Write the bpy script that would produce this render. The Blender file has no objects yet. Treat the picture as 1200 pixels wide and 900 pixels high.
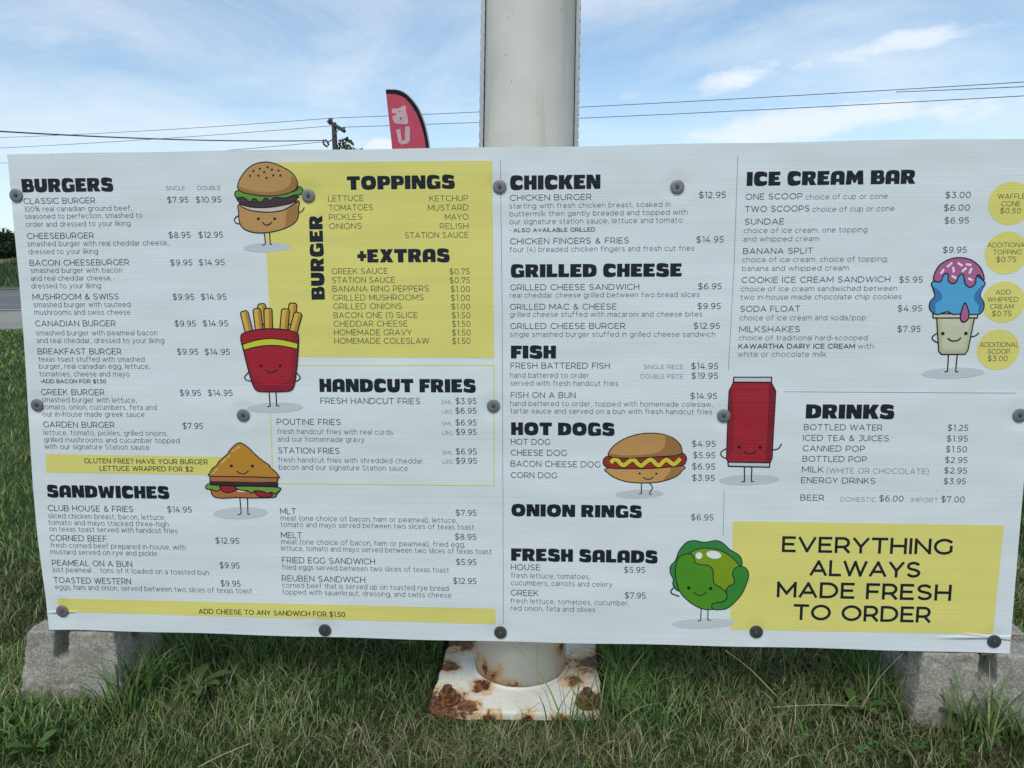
import bpy, bmesh, math, random
import numpy as np
from mathutils import Vector, Matrix, geometry, noise
random.seed(7); rng = np.random.default_rng(7)
R = math.radians
sc = bpy.context.scene
col = sc.collection

# ------------------------------------------------------------------ camera
LEAN = R(1.96); ZB = 0.185                      # board leans back a little and stands on two blocks
F = 870.0
Rm = Matrix(((0.9981, 0.0043, 0.0607), (0.0032, 0.9924, -0.1227), (-0.0608, 0.1226, 0.9906)))
tv = Vector((-1.2233, 0.6485, 1.9569))
BX = Vector((1, 0, 0)); BUP = Vector((0, math.sin(LEAN), math.cos(LEAN))); BN = Vector((0, math.cos(LEAN), -math.sin(LEAN)))
ORG = Vector((-1.22, 0, ZB))
def b2w(v): return BX * v[0] - BUP * v[1] + BN * v[2]
Cb = -(Rm.transposed() @ tv)
CAM = ORG + b2w(Cb)
cr = b2w(Rm[0]).normalized(); cf = b2w(Rm[2]).normalized(); cu = cr.cross(cf).normalized(); cr = cf.cross(cu)
cd = bpy.data.cameras.new('camera'); cam = bpy.data.objects.new('camera', cd); col.objects.link(cam)
cd.sensor_width = 36; cd.lens = F / 1200 * 36; cd.clip_start = 0.05; cd.clip_end = 6000
M = Matrix((cr, cu, -cf)).transposed().to_4x4(); M.translation = CAM
cam.matrix_world = M; sc.camera = cam

# ------------------------------------------------------------------ sky, sun, exposure
SUN_EL, SUN_AZ = 52, 190                       # azimuth from +Y clockwise: high behind the viewer, a little left
w = bpy.data.worlds.new('World'); sc.world = w; w.use_nodes = True
nt = w.node_tree; N = nt.nodes; L = nt.links; N.clear()
out = N.new('ShaderNodeOutputWorld'); bg = N.new('ShaderNodeBackground'); bg.inputs['Strength'].default_value = 0.10
sky = N.new('ShaderNodeTexSky'); sky.sky_type = 'NISHITA'; sky.sun_disc = False
sky.sun_elevation = R(SUN_EL); sky.sun_rotation = R(SUN_AZ); sky.air_density = 1.0; sky.dust_density = 0.6; sky.ozone_density = 1.6
geo = N.new('ShaderNodeTexCoord')
def mathn(op, a, b=None, c=None, clamp=False):
    n = N.new('ShaderNodeMath'); n.operation = op; n.use_clamp = clamp
    for i, v in enumerate((a, b, c)):
        if v is None: continue
        if isinstance(v, (int, float)): n.inputs[i].default_value = v
        else: L.new(v, n.inputs[i])
    return n.outputs[0]
sep = N.new('ShaderNodeSeparateXYZ'); L.new(geo.outputs['Generated'], sep.inputs[0])
SX, SY, SZ = sep.outputs
def dirmap(sx, sz, rot, off):
    m = N.new('ShaderNodeMapping'); m.inputs['Scale'].default_value = (sx, sx, sz); m.inputs['Rotation'].default_value = (0, rot, 0)
    m.inputs['Location'].default_value = off; L.new(geo.outputs['Generated'], m.inputs[0]); return m.outputs[0]
def nz(vec, scale, det, rough, dist=0.0):
    n = N.new('ShaderNodeTexNoise'); n.inputs['Scale'].default_value = scale; n.inputs['Detail'].default_value = det
    n.inputs['Roughness'].default_value = rough; n.inputs['Distortion'].default_value = dist; L.new(vec, n.inputs[0]); return n.outputs[0]
def ramp(x, a, b):
    n = N.new('ShaderNodeMapRange'); n.interpolation_type = 'SMOOTHSTEP'; n.inputs[1].default_value = a; n.inputs[2].default_value = b
    L.new(x, n.inputs[0]); return n.outputs[0]
wisp = nz(dirmap(1, 3.2, R(-12), (2, 1, 5)), 2.1, 9, 0.62, 0.5)
wm = mathn('MULTIPLY', ramp(wisp, 0.28, 0.74), 0.74)
fine = nz(dirmap(1, 2.4, R(-8), (0, 0, 0)), 7.5, 10, 0.60, 0.25)
def dirof(px, py):
    return (cr * ((px - 600) / F) + cu * ((450 - py) / F) + cf).normalized()
def cloud(px, py, rx, ry, rot, soft=0.55, gain=1.0):
    """a cloud bank around one direction of the sky, its edge broken by noise"""
    d = dirof(px, py); h = Vector((d.y, -d.x, 0)).normalized(); v = h.cross(d)
    a = h * math.cos(rot) + v * math.sin(rot); b = v * math.cos(rot) - h * math.sin(rot)
    def dot(vec, s):
        n = N.new('ShaderNodeVectorMath'); n.operation = 'DOT_PRODUCT'; L.new(geo.outputs['Generated'], n.inputs[0]); n.inputs[1].default_value = tuple(vec)
        k = mathn('SUBTRACT', n.outputs['Value'], vec.dot(d)); return mathn('DIVIDE', k, s / F)
    x, y = dot(a, rx), dot(b, ry)
    r2 = mathn('ADD', mathn('MULTIPLY', x, x), mathn('MULTIPLY', y, y))
    dd = N.new('ShaderNodeVectorMath'); dd.operation = 'DOT_PRODUCT'; L.new(geo.outputs['Generated'], dd.inputs[0]); dd.inputs[1].default_value = tuple(d)
    front = ramp(dd.outputs['Value'], 0.2, 0.5)
    e = mathn('SUBTRACT', 1.0, mathn('SQRT', r2))
    e = mathn('ADD', e, mathn('MULTIPLY', mathn('SUBTRACT', fine, 0.5), 3.2))
    return mathn('MULTIPLY', mathn('MULTIPLY', ramp(e, 0.0, soft * 2), front), gain)
tot = wm
for args in [(1010, 60, 130, 20, 0.13, .5, .85), (860, 92, 85, 24, 0.1, .5, .9), (990, 140, 330, 24, 0.04, .5, .9), (740, 112, 60, 16, 0.0, .6, .7),
             (20, 40, 120, 70, 0.1, .9, .75), (430, 40, 260, 60, 0.5, 1.1, .55), (455, 172, 45, 12, 0, .4, .9), (60, 175, 300, 22, 0, .9, .7),
             (-200, 120, 200, 40, 0, .8, .7), (1400, 60, 200, 50, 0.2, .8, .7), (640, -260, 500, 120, 0.2, 1.0, .8)]:
    tot = mathn('MAXIMUM', tot, cloud(*args))
lowhaze = mathn('MULTIPLY', mathn('SUBTRACT', 1.0, ramp(SZ, -0.02, 0.35)), 0.42)
tot = mathn('MAXIMUM', tot, lowhaze)
mx = N.new('ShaderNodeMix'); mx.data_type = 'RGBA'; L.new(tot, mx.inputs['Factor'])
tint = N.new('ShaderNodeMix'); tint.data_type = 'RGBA'; tint.blend_type = 'MULTIPLY'; tint.inputs['Factor'].default_value = 1
L.new(sky.outputs[0], tint.inputs['A']); tint.inputs['B'].default_value = (0.93, 1.03, 1.02, 1)
SKYT = tint; L.new(tint.outputs['Result'], mx.inputs['A']); mx.inputs['B'].default_value = (5.7, 6.15, 6.6, 1)
CLOUDMIX = mx
L.new(mx.outputs['Result'], bg.inputs[0]); L.new(bg.outputs[0], out.inputs[0])
sd = bpy.data.lights.new('sun', 'SUN'); sd.energy = 1.2; sd.angle = R(28); sd.color = (1, 0.97, 0.92)
sun = bpy.data.objects.new('sun', sd); col.objects.link(sun)
az, el = R(SUN_AZ), R(SUN_EL)
sdir = Vector((math.sin(az) * math.cos(el), math.cos(az) * math.cos(el), math.sin(el)))
sun.rotation_euler = (-sdir).to_track_quat('-Z', 'Y').to_euler()
sc.view_settings.view_transform = 'Standard'; sc.view_settings.look = 'None'; sc.view_settings.gamma = 1
sc.view_settings.exposure = 0.64
sc.render.resolution_x = 1024; sc.render.resolution_y = 768
sc.cycles.max_bounces = 6

# ------------------------------------------------------------------ pixel helpers (reading positions off the photograph)
def onboard(px, py):
    d = Rm.transposed() @ Vector(((px - 600) / F, (py - 450) / F, 1))
    t = -Cb.z / d.z; p = Cb + d * t
    return (p.x, -p.y)
def at(px, py, Y):
    d = cr * ((px - 600) / F) + cu * ((450 - py) / F) + cf
    return CAM + d * ((Y - CAM.y) / d.y)
def onz(px, py, z):
    d = cr * ((px - 600) / F) + cu * ((450 - py) / F) + cf
    return CAM + d * ((z - CAM.z) / d.z)

# ------------------------------------------------------------------ helpers
def tag(o, label=None, cat=None, group=None, kind=None):
    if label: o['label'] = label
    if cat: o['category'] = cat
    if group: o['group'] = group
    if kind: o['kind'] = kind
    return o
def empty(name, loc=(0, 0, 0), rot=(0, 0, 0)):
    o = bpy.data.objects.new(name, None); o.location = loc; o.rotation_euler = rot; o.empty_display_size = .1
    col.objects.link(o); return o
def link(name, me, mats, parent=None, smooth=False):
    o = bpy.data.objects.new(name, me); col.objects.link(o)
    for m in (mats if isinstance(mats, (list, tuple)) else [mats]): me.materials.append(m)
    if smooth:
        me.polygons.foreach_set('use_smooth', [True] * len(me.polygons))
    if parent: o.parent = parent
    return o
def frombm(name, bm, mats, parent=None, smooth=False):
    me = bpy.data.meshes.new(name); bm.normal_update(); bm.to_mesh(me); bm.free()
    return link(name, me, mats, parent, smooth)
def box(bm, x0, x1, y0, y1, z0, z1):
    vs = [bm.verts.new(p) for p in ((x0, y0, z0), (x1, y0, z0), (x1, y1, z0), (x0, y1, z0), (x0, y0, z1), (x1, y0, z1), (x1, y1, z1), (x0, y1, z1))]
    for f in ((0, 3, 2, 1), (4, 5, 6, 7), (0, 1, 5, 4), (1, 2, 6, 5), (2, 3, 7, 6), (3, 0, 4, 7)): bm.faces.new([vs[i] for i in f])
def tube(bm, pts, rad, n=8, cap=True):
    pts = [Vector(p) for p in pts]
    rad = rad if isinstance(rad, (list, tuple)) else [rad] * len(pts)
    rings = []
    ref = Vector((0, 0, 1))
    for i, p in enumerate(pts):
        t = (pts[min(i + 1, len(pts) - 1)] - pts[max(i - 1, 0)]).normalized()
        r0 = ref if abs(t.dot(ref)) < .95 else Vector((1, 0, 0))
        a = t.cross(r0).normalized(); b = t.cross(a)
        rings.append([bm.verts.new(p + (a * math.cos(k * 2 * math.pi / n) + b * math.sin(k * 2 * math.pi / n)) * rad[i]) for k in range(n)])
    for A, B in zip(rings, rings[1:]):
        for k in range(n): bm.faces.new((A[k], A[(k + 1) % n], B[(k + 1) % n], B[k]))
    if cap: bm.faces.new(rings[0][::-1]); bm.faces.new(rings[-1])
def bevel(bm, off, seg=2):
    bmesh.ops.bevel(bm, geom=list(bm.edges), offset=off, segments=seg, affect='EDGES', profile=.6)

# ------------------------------------------------------------------ materials
def mat(name):
    m = bpy.data.materials.new(name); m.use_nodes = True
    n = m.node_tree; p = n.nodes['Principled BSDF']; return m, n, p
class G:
    """small node writer"""
    def __init__(s, nt): s.nt = nt
    def n(s, t, **k):
        x = s.nt.nodes.new(t)
        for a, b in k.items(): setattr(x, a, b)
        return x
    def l(s, a, b): s.nt.links.new(a, b)
    def m(s, op, a, b=None, clamp=False):
        x = s.n('ShaderNodeMath', operation=op, use_clamp=clamp)
        for i, v in enumerate((a, b)):
            if v is None: continue
            if isinstance(v, (int, float)): x.inputs[i].default_value = v
            else: s.l(v, x.inputs[i])
        return x.outputs[0]
    def obj(s): return s.n('ShaderNodeTexCoord').outputs['Object']
    def noise(s, vec, sc_, det=4, rough=.55, dist=0, scale=None, loc=None):
        if scale or loc:
            mp = s.n('ShaderNodeMapping'); s.l(vec, mp.inputs[0])
            if scale: mp.inputs['Scale'].default_value = scale
            if loc: mp.inputs['Location'].default_value = loc
            vec = mp.outputs[0]
        x = s.n('ShaderNodeTexNoise'); x.inputs['Scale'].default_value = sc_; x.inputs['Detail'].default_value = det
        x.inputs['Roughness'].default_value = rough; x.inputs['Distortion'].default_value = dist; s.l(vec, x.inputs[0]); return x.outputs[0]
    def ramp(s, v, a, b, c=0, d=1):
        x = s.n('ShaderNodeMapRange', interpolation_type='SMOOTHSTEP')
        for i, q in enumerate((a, b, c, d)): x.inputs[i + 1].default_value = q
        s.l(v, x.inputs[0]); return x.outputs[0]
    def mix(s, f, a, b, blend='MIX'):
        x = s.n('ShaderNodeMix', data_type='RGBA', blend_type=blend)
        for v, k in ((f, 'Factor'), (a, 'A'), (b, 'B')):
            i = x.inputs[k]
            if isinstance(v, (int, float)): i.default_value = v
            elif isinstance(v, (tuple, list)): i.default_value = tuple(v) + ((1,) if len(v) == 3 else ())
            else: s.l(v, i)
        return x.outputs['Result']
    def bump(s, h, strength, dist, p, prev=None):
        b = s.n('ShaderNodeBump'); b.inputs['Strength'].default_value = strength; b.inputs['Distance'].default_value = dist
        s.l(h, b.inputs['Height'])
        if prev: s.l(prev, b.inputs['Normal'])
        if p: s.l(b.outputs[0], p.inputs['Normal'])
        return b.outputs[0]
FLUTE = 0.0058
SCREWPOS = [(19.5, 229, 0), (361.5, 229.5, 0), (585.5, 219, 0), (793.5, 219, 0), (44, 474.5, 0), (285.5, 486.5, 0), (578.3, 475.5, 0), (848, 487, 0), (1194.5, 486.5, 0),
                                   (73.5, 715.7, 0), (381, 738, 1), (586.5, 740.5, 1), (886, 739.8, 1), (1164.5, 751, 1)]
SCREWS = [p[:2] for p in SCREWPOS]
def flute_group():
    g = bpy.data.node_groups.new('fluting', 'ShaderNodeTree')
    g.interface.new_socket('Color', in_out='INPUT', socket_type='NodeSocketColor')
    g.interface.new_socket('Color', in_out='OUTPUT', socket_type='NodeSocketColor')
    g.interface.new_socket('Normal', in_out='OUTPUT', socket_type='NodeSocketVector')
    gi = g.nodes.new('NodeGroupInput'); go = g.nodes.new('NodeGroupOutput'); q = G(g)
    o = q.obj(); sp = q.n('ShaderNodeSeparateXYZ'); q.l(o, sp.inputs[0])
    wav = q.noise(o, 2.2, 2, .5)
    z = q.m('ADD', sp.outputs[2], q.m('MULTIPLY', wav, 0.004))
    fr = q.m('FRACT', q.m('DIVIDE', z, FLUTE))
    tri = q.m('ABSOLUTE', q.m('SUBTRACT', fr, .5))            # 0.5 on an inner web, 0 between two
    web = q.ramp(tri, .28, .5)
    row = q.n('ShaderNodeTexWhiteNoise', noise_dimensions='1D'); q.l(q.m('FLOOR', q.m('ADD', q.m('DIVIDE', z, FLUTE), .5)), row.inputs['W'])
    amt = q.m('MULTIPLY', web, q.m('ADD', q.m('MULTIPLY', row.outputs['Value'], .17), .05))
    streak = q.noise(o, 1, 6, .6, scale=(1.3, 1, 160))
    amt = q.m('ADD', amt, q.m('MULTIPLY', q.ramp(streak, .5, .75), .05))
    dirt = q.noise(o, 260, 2, .5); spots = q.m('MULTIPLY', q.ramp(dirt, .735, .76), .25)
    amt = q.m('ADD', amt, spots)
    c = q.mix(amt, gi.outputs[0], (.16, .20, .27))
    q.l(c, go.inputs[0])
    n1 = q.bump(tri, .16, .0012, None)
    big = q.noise(o, 3.2, 2, .45, scale=(.7, 1, 1.4))
    n2 = q.bump(big, .5, .03, None, n1)
    # the sheet is pulled in round its screws and creased beside the lower right one
    acc = None
    for (sx, sy) in SCREWS:
        u, v = onboard(sx, sy)
        dv = q.n('ShaderNodeVectorMath', operation='DISTANCE'); q.l(o, dv.inputs[0]); dv.inputs[1].default_value = (u, 0, v)
        acc = dv.outputs['Value'] if acc is None else q.m('MINIMUM', acc, dv.outputs['Value'])
    n3 = q.bump(q.ramp(acc, .008, .045), .55, .004, None, n2)
    u, v = onboard(1164.5, 751); ridge = None
    for (uu, slope, w_, ln) in ((u, .03, .0035, .16), (u, -.10, .003, .09), (onboard(73, 716)[0], .05, .003, .05)):
        vv = v if uu > 1 else onboard(73, 716)[1] - .012
        dx = q.m('SUBTRACT', sp.outputs[0], uu); zl = q.m('ADD', q.m('MULTIPLY', dx, slope), vv + .009)
        dz = q.m('ABSOLUTE', q.m('SUBTRACT', sp.outputs[2], zl))
        k_ = q.m('MULTIPLY', q.ramp(dz, 0, w_ * 2, 1, 0), q.ramp(q.m('ABSOLUTE', dx), ln * .3, ln, 1, 0))
        ridge = k_ if ridge is None else q.m('MAXIMUM', ridge, k_)
    n4 = q.bump(ridge, .8, .004, None, n3)
    q.l(n4, go.inputs[1]); return g
FG = flute_group()
def board_mat(name, colour=None, rough=.42):
    m, nt_, p = mat(name); q = G(nt_)
    g = q.n('ShaderNodeGroup'); g.node_tree = FG
    if colour: g.inputs[0].default_value = (*colour, 1)
    else:
        a = q.n('ShaderNodeAttribute', attribute_name='ink'); q.l(a.outputs['Color'], g.inputs[0])
    q.l(g.outputs[0], p.inputs['Base Color']); q.l(g.outputs[1], p.inputs['Normal'])
    p.inputs['Roughness'].default_value = rough; p.inputs['Specular IOR Level'].default_value = .35
    return m
MB = board_mat('corrugated_plastic', (.70, .735, .735))
MI = board_mat('printed_ink', None, .55); MI.node_tree.nodes['Principled BSDF'].inputs['Specular IOR Level'].default_value = .14

# ------------------------------------------------------------------ printing: layered flat ink on the board face
YEL = (.73, .655, .175); INK = (.010, .014, .020); TXT = (.035, .045, .060); LGT = (.13, .15, .18)
def lin(*c): return tuple(((v / 255 + .055) / 1.055) ** 2.4 if v > 10 else v / 3295 for v in c)
class Ink:
    def __init__(s): s.v = []; s.f = []; s.c = []
    def add(s, pts, faces, colour, layer):
        b = len(s.v); y = -(.0004 + layer * .00011)
        s.v += [(p[0], y, p[1]) for p in pts]
        for f in faces: s.f.append([b + i for i in f]); s.c.append(colour)
    def poly(s, pts, colour, layer=0, holes=()):
        loops = [[Vector((p[0], p[1], 0)) for p in pts]] + [[Vector((p[0], p[1], 0)) for p in h] for h in holes]
        tris = geometry.tessellate_polygon(loops); flat = [p for l in loops for p in l]
        s.add(flat, tris, colour, layer)
    def ribbon(s, pts, width, colour, layer=0, closed=False, ext=0.0, clamp=None):
        P = []
        for p in pts:
            if not P or (abs(p[0] - P[-1][0]) + abs(p[1] - P[-1][1])) > 1e-7: P.append((p[0], p[1]))
        if closed and len(P) > 2 and abs(P[0][0] - P[-1][0]) + abs(P[0][1] - P[-1][1]) < 1e-7: P.pop()
        n = len(P)
        if n < 2: return
        P = [Vector(p) for p in P]
        if ext and not closed:
            P[0] = P[0] + (P[0] - P[1]).normalized() * ext; P[-1] = P[-1] + (P[-1] - P[-2]).normalized() * ext
        h = width / 2; Lp = []; Rp = []
        for i in range(n):
            a = P[i] - P[i - 1] if (i or closed) else P[1] - P[0]
            b = P[(i + 1) % n] - P[i] if (i < n - 1 or closed) else a
            a = a.normalized(); b = b.normalized()
            na = Vector((-a.y, a.x)); nb = Vector((-b.y, b.x)); m = na + nb
            if m.length < 1e-4: m = na
            m.normalize(); k = h / max(m.dot(na), .42)
            Lp.append(P[i] + m * k); Rp.append(P[i] - m * k)
        pts2 = []
        for a, b in zip(Lp, Rp): pts2 += [a, b]
        if clamp: pts2 = [Vector((p.x, min(max(p.y, clamp[0]), clamp[1]))) for p in pts2]
        fs = []
        for i in range(n if closed else n - 1):
            j = (i + 1) % n; fs.append((2 * i, 2 * i + 1, 2 * j + 1, 2 * j))
        s.add(pts2, fs, colour, layer)
    def build(s, name, parent, label=None):
        me = bpy.data.meshes.new(name); me.from_pydata(s.v, [], s.f)
        a = me.attributes.new('ink', 'FLOAT_COLOR', 'FACE')
        a.data.foreach_set('color', np.array([(*c, 1) for c in s.c], dtype=np.float32).ravel())
        # all faces look out of the board (towards -Y)
        for p in me.polygons:
            if p.normal.y > 0: p.flip()
        me.update()
        o = link(name, me, MI, parent)
        if label: o['label'] = label
        return o

# ------------------------------------------------------------------ thin sans lettering, drawn as strokes (cap height 1)
def E_(cx, cy, rx, ry, a0, a1, n=None):
    n = n or max(3, int(abs(a1 - a0) / 22))
    return [(cx + rx * math.cos(R(a0 + (a1 - a0) * i / n)), cy + ry * math.sin(R(a0 + (a1 - a0) * i / n))) for i in range(n + 1)]
def S_(w_, h, ox=0):
    k = w_ / .70
    t = E_(.35, .75, .32, .25, 38, 205) + [(.17, .56), (.36, .505), (.56, .44)] + E_(.36, .26, .33, .26, 18, -145)
    return [(ox + x * k, y * h) for x, y in t]
X = .74
GL = {
 'A': [.88, [(0, 0), (.44, 1), (.88, 0)], [(.14, .3), (.74, .3)]],
 'B': [.73, [(0, 0), (0, 1), (.44, 1)] + E_(.44, .76, .23, .24, 90, -90) + [(0, .52)], [(.44, .52)] + E_(.47, .26, .26, .26, 90, -90) + [(0, 0)]],
 'C': [.86, E_(.5, .5, .5, .5, 46, 314)],
 'D': [.88, [(0, 0), (0, 1), (.38, 1)] + E_(.38, .5, .5, .5, 90, -90) + [(0, 0)]],
 'E': [.62, [(.6, 1), (0, 1), (0, 0), (.62, 0)], [(0, .51), (.53, .51)]],
 'F': [.6, [(.6, 1), (0, 1), (0, 0)], [(0, .47), (.53, .47)]],
 'G': [.88, E_(.5, .5, .5, .5, 46, 320) + [(.88, .2), (.88, .48)]],
 'H': [.76, [(0, 0), (0, 1)], [(.76, 0), (.76, 1)], [(0, .5), (.76, .5)]],
 'I': [.0, [(0, 0), (0, 1)]],
 'J': [.5, [(.12, 1), (.5, 1), (.5, .28)] + E_(.25, .27, .25, .27, 0, -140)],
 'K': [.72, [(0, 0), (0, 1)], [(.68, 1), (0, .34)], [(.26, .56), (.72, 0)]],
 'L': [.56, [(0, 1), (0, 0), (.56, 0)]],
 'M': [.94, [(0, 0), (0, 1), (.47, .22), (.94, 1), (.94, 0)]],
 'N': [.76, [(0, 0), (0, 1), (.76, 0), (.76, 1)]],
 'O': [1.02, E_(.51, .5, .51, .5, 0, 360, 20)],
 'P': [.68, [(0, 0), (0, 1), (.38, 1)] + E_(.38, .68, .3, .32, 90, -90) + [(0, .36)]],
 'R': [.7, [(0, 0), (0, 1), (.38, 1)] + E_(.38, .68, .3, .32, 90, -90) + [(0, .36)], [(.42, .36), (.69, 0)]],
 'S': [.7, S_(.7, 1)],
 'T': [.74, [(0, 1), (.74, 1)], [(.37, 1), (.37, 0)]],
 'U': [.74, [(0, 1), (0, .38)] + E_(.37, .37, .37, .37, 180, 360) + [(.74, 1)]],
 'V': [.84, [(0, 1), (.42, 0), (.84, 1)]],
 'W': [1.28, [(0, 1), (.32, 0), (.64, 1), (.96, 0), (1.28, 1)]],
 'X': [.76, [(0, 1), (.76, 0)], [(.76, 1), (0, 0)]],
 'Y': [.76, [(0, 1), (.38, .4), (.76, 1)], [(.38, .4), (.38, 0)]],
 'Z': [.68, [(0, 1), (.66, 1), (0, 0), (.68, 0)]],
 '0': [.66, E_(.33, .5, .33, .5, 0, 360, 18)],
 '1': [.22, [(0, 1), (.22, 1), (.22, 0)]],
 '2': [.6, E_(.3, .71, .28, .29, 150, -35) + [(.0, 0), (.6, 0)]],
 '3': [.58, [(.02, 1), (.54, 1), (.25, .6)] + E_(.27, .3, .31, .3, 85, -140)],
 '4': [.68, [(.42, 1), (0, .27), (.68, .27)], [(.5, .5), (.5, 0)]],
 '5': [.58, [(.54, 1), (.08, 1), (.04, .56), (.25, .58)] + E_(.26, .29, .31, .29, 80, -140)],
 '6': [.62, E_(.31, .3, .31, .3, 0, 360, 16), [(.54, .96), (.36, 1), (.14, .88), (.02, .6), (0, .32)]],
 '7': [.6, [(0, .82), (0, 1), (.6, 1), (.2, 0)]],
 '8': [.6, E_(.3, .755, .25, .245, 0, 360, 14), E_(.3, .26, .3, .26, 0, 360, 16)],
 '9': [.62, E_(.31, .7, .31, .3, 0, 360, 16), [(.08, .04), (.26, 0), (.48, .12), (.6, .4), (.62, .68)]],
 '$': [.7, S_(.7, 1), [(.35, -.14), (.35, 1.14)]],
 '&': [.78, [(.76, 0), (.2, .68), (.2, .88), (.34, 1), (.48, .88), (.46, .7), (.1, .42), (.04, .2), (.2, 0), (.42, 0), (.64, .16), (.72, .38)]],
 '%': [.95, E_(.2, .76, .2, .24, 0, 360, 12), E_(.75, .24, .2, .24, 0, 360, 12), [(.74, 1), (.2, 0)]],
 '?': [.5, E_(.25, .74, .25, .26, 155, -40) + [(.25, .42), (.25, .28)], [(.25, .0), (.25, .04)]],
 '.': [.06, [(.03, 0), (.03, .03)]], ',': [.04, [(.04, .05), (0, -.14)]], '-': [.3, [(0, .36), (.3, .36)]],
 '(': [.2, [(.2, 1.08), (.05, .8), (0, .42), (.05, .05), (.2, -.22)]], ')': [.2, [(0, 1.08), (.15, .8), (.2, .42), (.15, .05), (0, -.22)]],
 '/': [.4, [(0, -.1), (.4, 1.1)]], '*': [.12, [(0, .42), (.12, .42)]],
 'a': [.52, [(.05, .62)] + E_(.27, .48, .25, .26, 125, 0) + [(.52, 0)], [(.52, .4), (.24, .41)] + E_(.24, .205, .23, .205, 90, 270) + [(.42, .04), (.52, .2)]],
 'b': [.7, [(0, 0), (0, 1.05)], E_(.35, X / 2, .35, X / 2, 0, 360, 16)],
 'c': [.62, E_(.36, X / 2, .36, X / 2, 46, 314)],
 'd': [.7, [(.7, 0), (.7, 1.05)], E_(.35, X / 2, .35, X / 2, 0, 360, 16)],
 'e': [.68, [(.02, .37), (.68, .37)] + E_(.34, .37, .34, .37, 12, 312)],
 'f': [.42, [(.16, 0), (.16, .85)] + E_(.36, .85, .2, .2, 170, 75), [(0, .7), (.38, .7)]],
 'g': [.7, [(.7, X), (.7, 0)] + E_(.36, 0, .34, .27, -5, -140), E_(.35, .38, .35, .36, 0, 360, 16)],
 'h': [.58, [(0, 0), (0, 1.05)], [(0, .4)] + E_(.29, .45, .29, .29, 170, 0) + [(.58, 0)]],
 'i': [.0, [(0, 0), (0, X)], [(0, .97), (0, 1.0)]],
 'j': [.1, [(.1, X), (.1, -.1), (.0, -.25)], [(.1, .97), (.1, 1.0)]],
 'k': [.54, [(0, 0), (0, 1.05)], [(.52, X), (0, .22)], [(.2, .42), (.56, 0)]],
 'l': [.0, [(0, 0), (0, 1.05)]],
 'm': [1.04, [(0, 0), (0, X)], [(0, .42)] + E_(.26, .46, .26, .28, 170, 0) + [(.52, 0)], [(.52, .42)] + E_(.78, .46, .26, .28, 170, 0) + [(1.04, 0)]],
 'n': [.58, [(0, 0), (0, X)], [(0, .4)] + E_(.29, .45, .29, .29, 170, 0) + [(.58, 0)]],
 'o': [.72, E_(.36, X / 2, .36, X / 2, 0, 360, 16)],
 'p': [.7, [(0, -.27), (0, X)], E_(.35, X / 2, .35, X / 2, 0, 360, 16)],
 'r': [.3, [(0, 0), (0, X)], [(0, .4)] + E_(.28, .44, .28, .3, 170, 92)],
 's': [.5, S_(.5, X)],
 't': [.38, [(.15, .95), (.15, .2)] + E_(.32, .18, .17, .18, 180, 290), [(0, .72), (.36, .72)]],
 'u': [.58, [(0, X), (0, .3)] + E_(.29, .29, .29, .29, 180, 360) + [(.58, X)], [(.58, .3), (.58, 0)]],
 'v': [.6, [(0, X), (.3, 0), (.6, X)]], 'w': [.98, [(0, X), (.25, 0), (.49, X), (.73, 0), (.98, X)]],
 'x': [.56, [(0, X), (.56, 0)], [(.56, X), (0, 0)]],
 'y': [.62, [(0, X), (.31, .02)], [(.62, X), (.26, -.12), (.14, -.27), (.0, -.25)]],
 'z': [.5, [(0, X), (.5, X), (0, 0), (.5, 0)]],
}
DIAG = set('AVWMNXYKZ&%')
def write(ink, text, px0, px1, py, cap=None, wt='r', colour=None, italic=0.0):
    """a line of text whose ink runs from px0 to px1 on the baseline py (read off the photo), along the board"""
    low = any(c.islower() for c in text)
    cap = cap or (6.0 if low else 7.0)
    wgt = {'l': .078, 'r': .105, 'm': .145, 'b': .17}[wt]
    colour = colour or {'l': (.06, .075, .09) if low else LGT, 'r': TXT, 'm': INK, 'b': INK}[wt]
    u0, v0 = onboard(px0, py); u1, _ = onboard(px1, py); caph = onboard(px0, py - cap)[1] - v0
    gap = .29 if low else .29
    x = 0; pen = []
    for ch in text:
        if ch == ' ': x += .46 if low else .50; continue
        g = GL[ch]; pen.append((ch, x)); x += g[0] + gap
    Wd = x - gap; k = (u1 - u0 - wgt * caph) / max(Wd, .01); th = wgt * caph
    for ch, ox in pen:
        for si, st in enumerate(GL[ch][1:]):
            pts = []
            for (a, b) in st:
                yy = caph * (wgt / 2 + b * (1 - wgt))
                pts.append((u0 + th / 2 + (ox + a) * k + italic * yy, v0 + yy))
            closed = len(st) > 8 and abs(st[0][0] - st[-1][0]) + abs(st[0][1] - st[-1][1]) < 1e-6
            runs = [pts]
            if not closed:                                # sharp turns (V, W, M, N, 4 ...) are drawn as separate butted strokes
                runs = [[pts[0]]]
                for i in range(1, len(pts)):
                    runs[-1].append(pts[i])
                    if i < len(pts) - 1:
                        a, b = Vector(pts[i]) - Vector(pts[i - 1]), Vector(pts[i + 1]) - Vector(pts[i])
                        if a.length > 1e-9 and b.length > 1e-9 and a.normalized().dot(b.normalized()) < -.15: runs.append([pts[i]])
            for ri, run in enumerate(runs):
                ink.ribbon(run, th, colour, 1 + si * .3 + ri * .07, closed, 0 if closed else (th / 2 if len(runs) == 1 else th * .42),
                           (v0, v0 + caph) if ch in DIAG else None)

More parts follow.
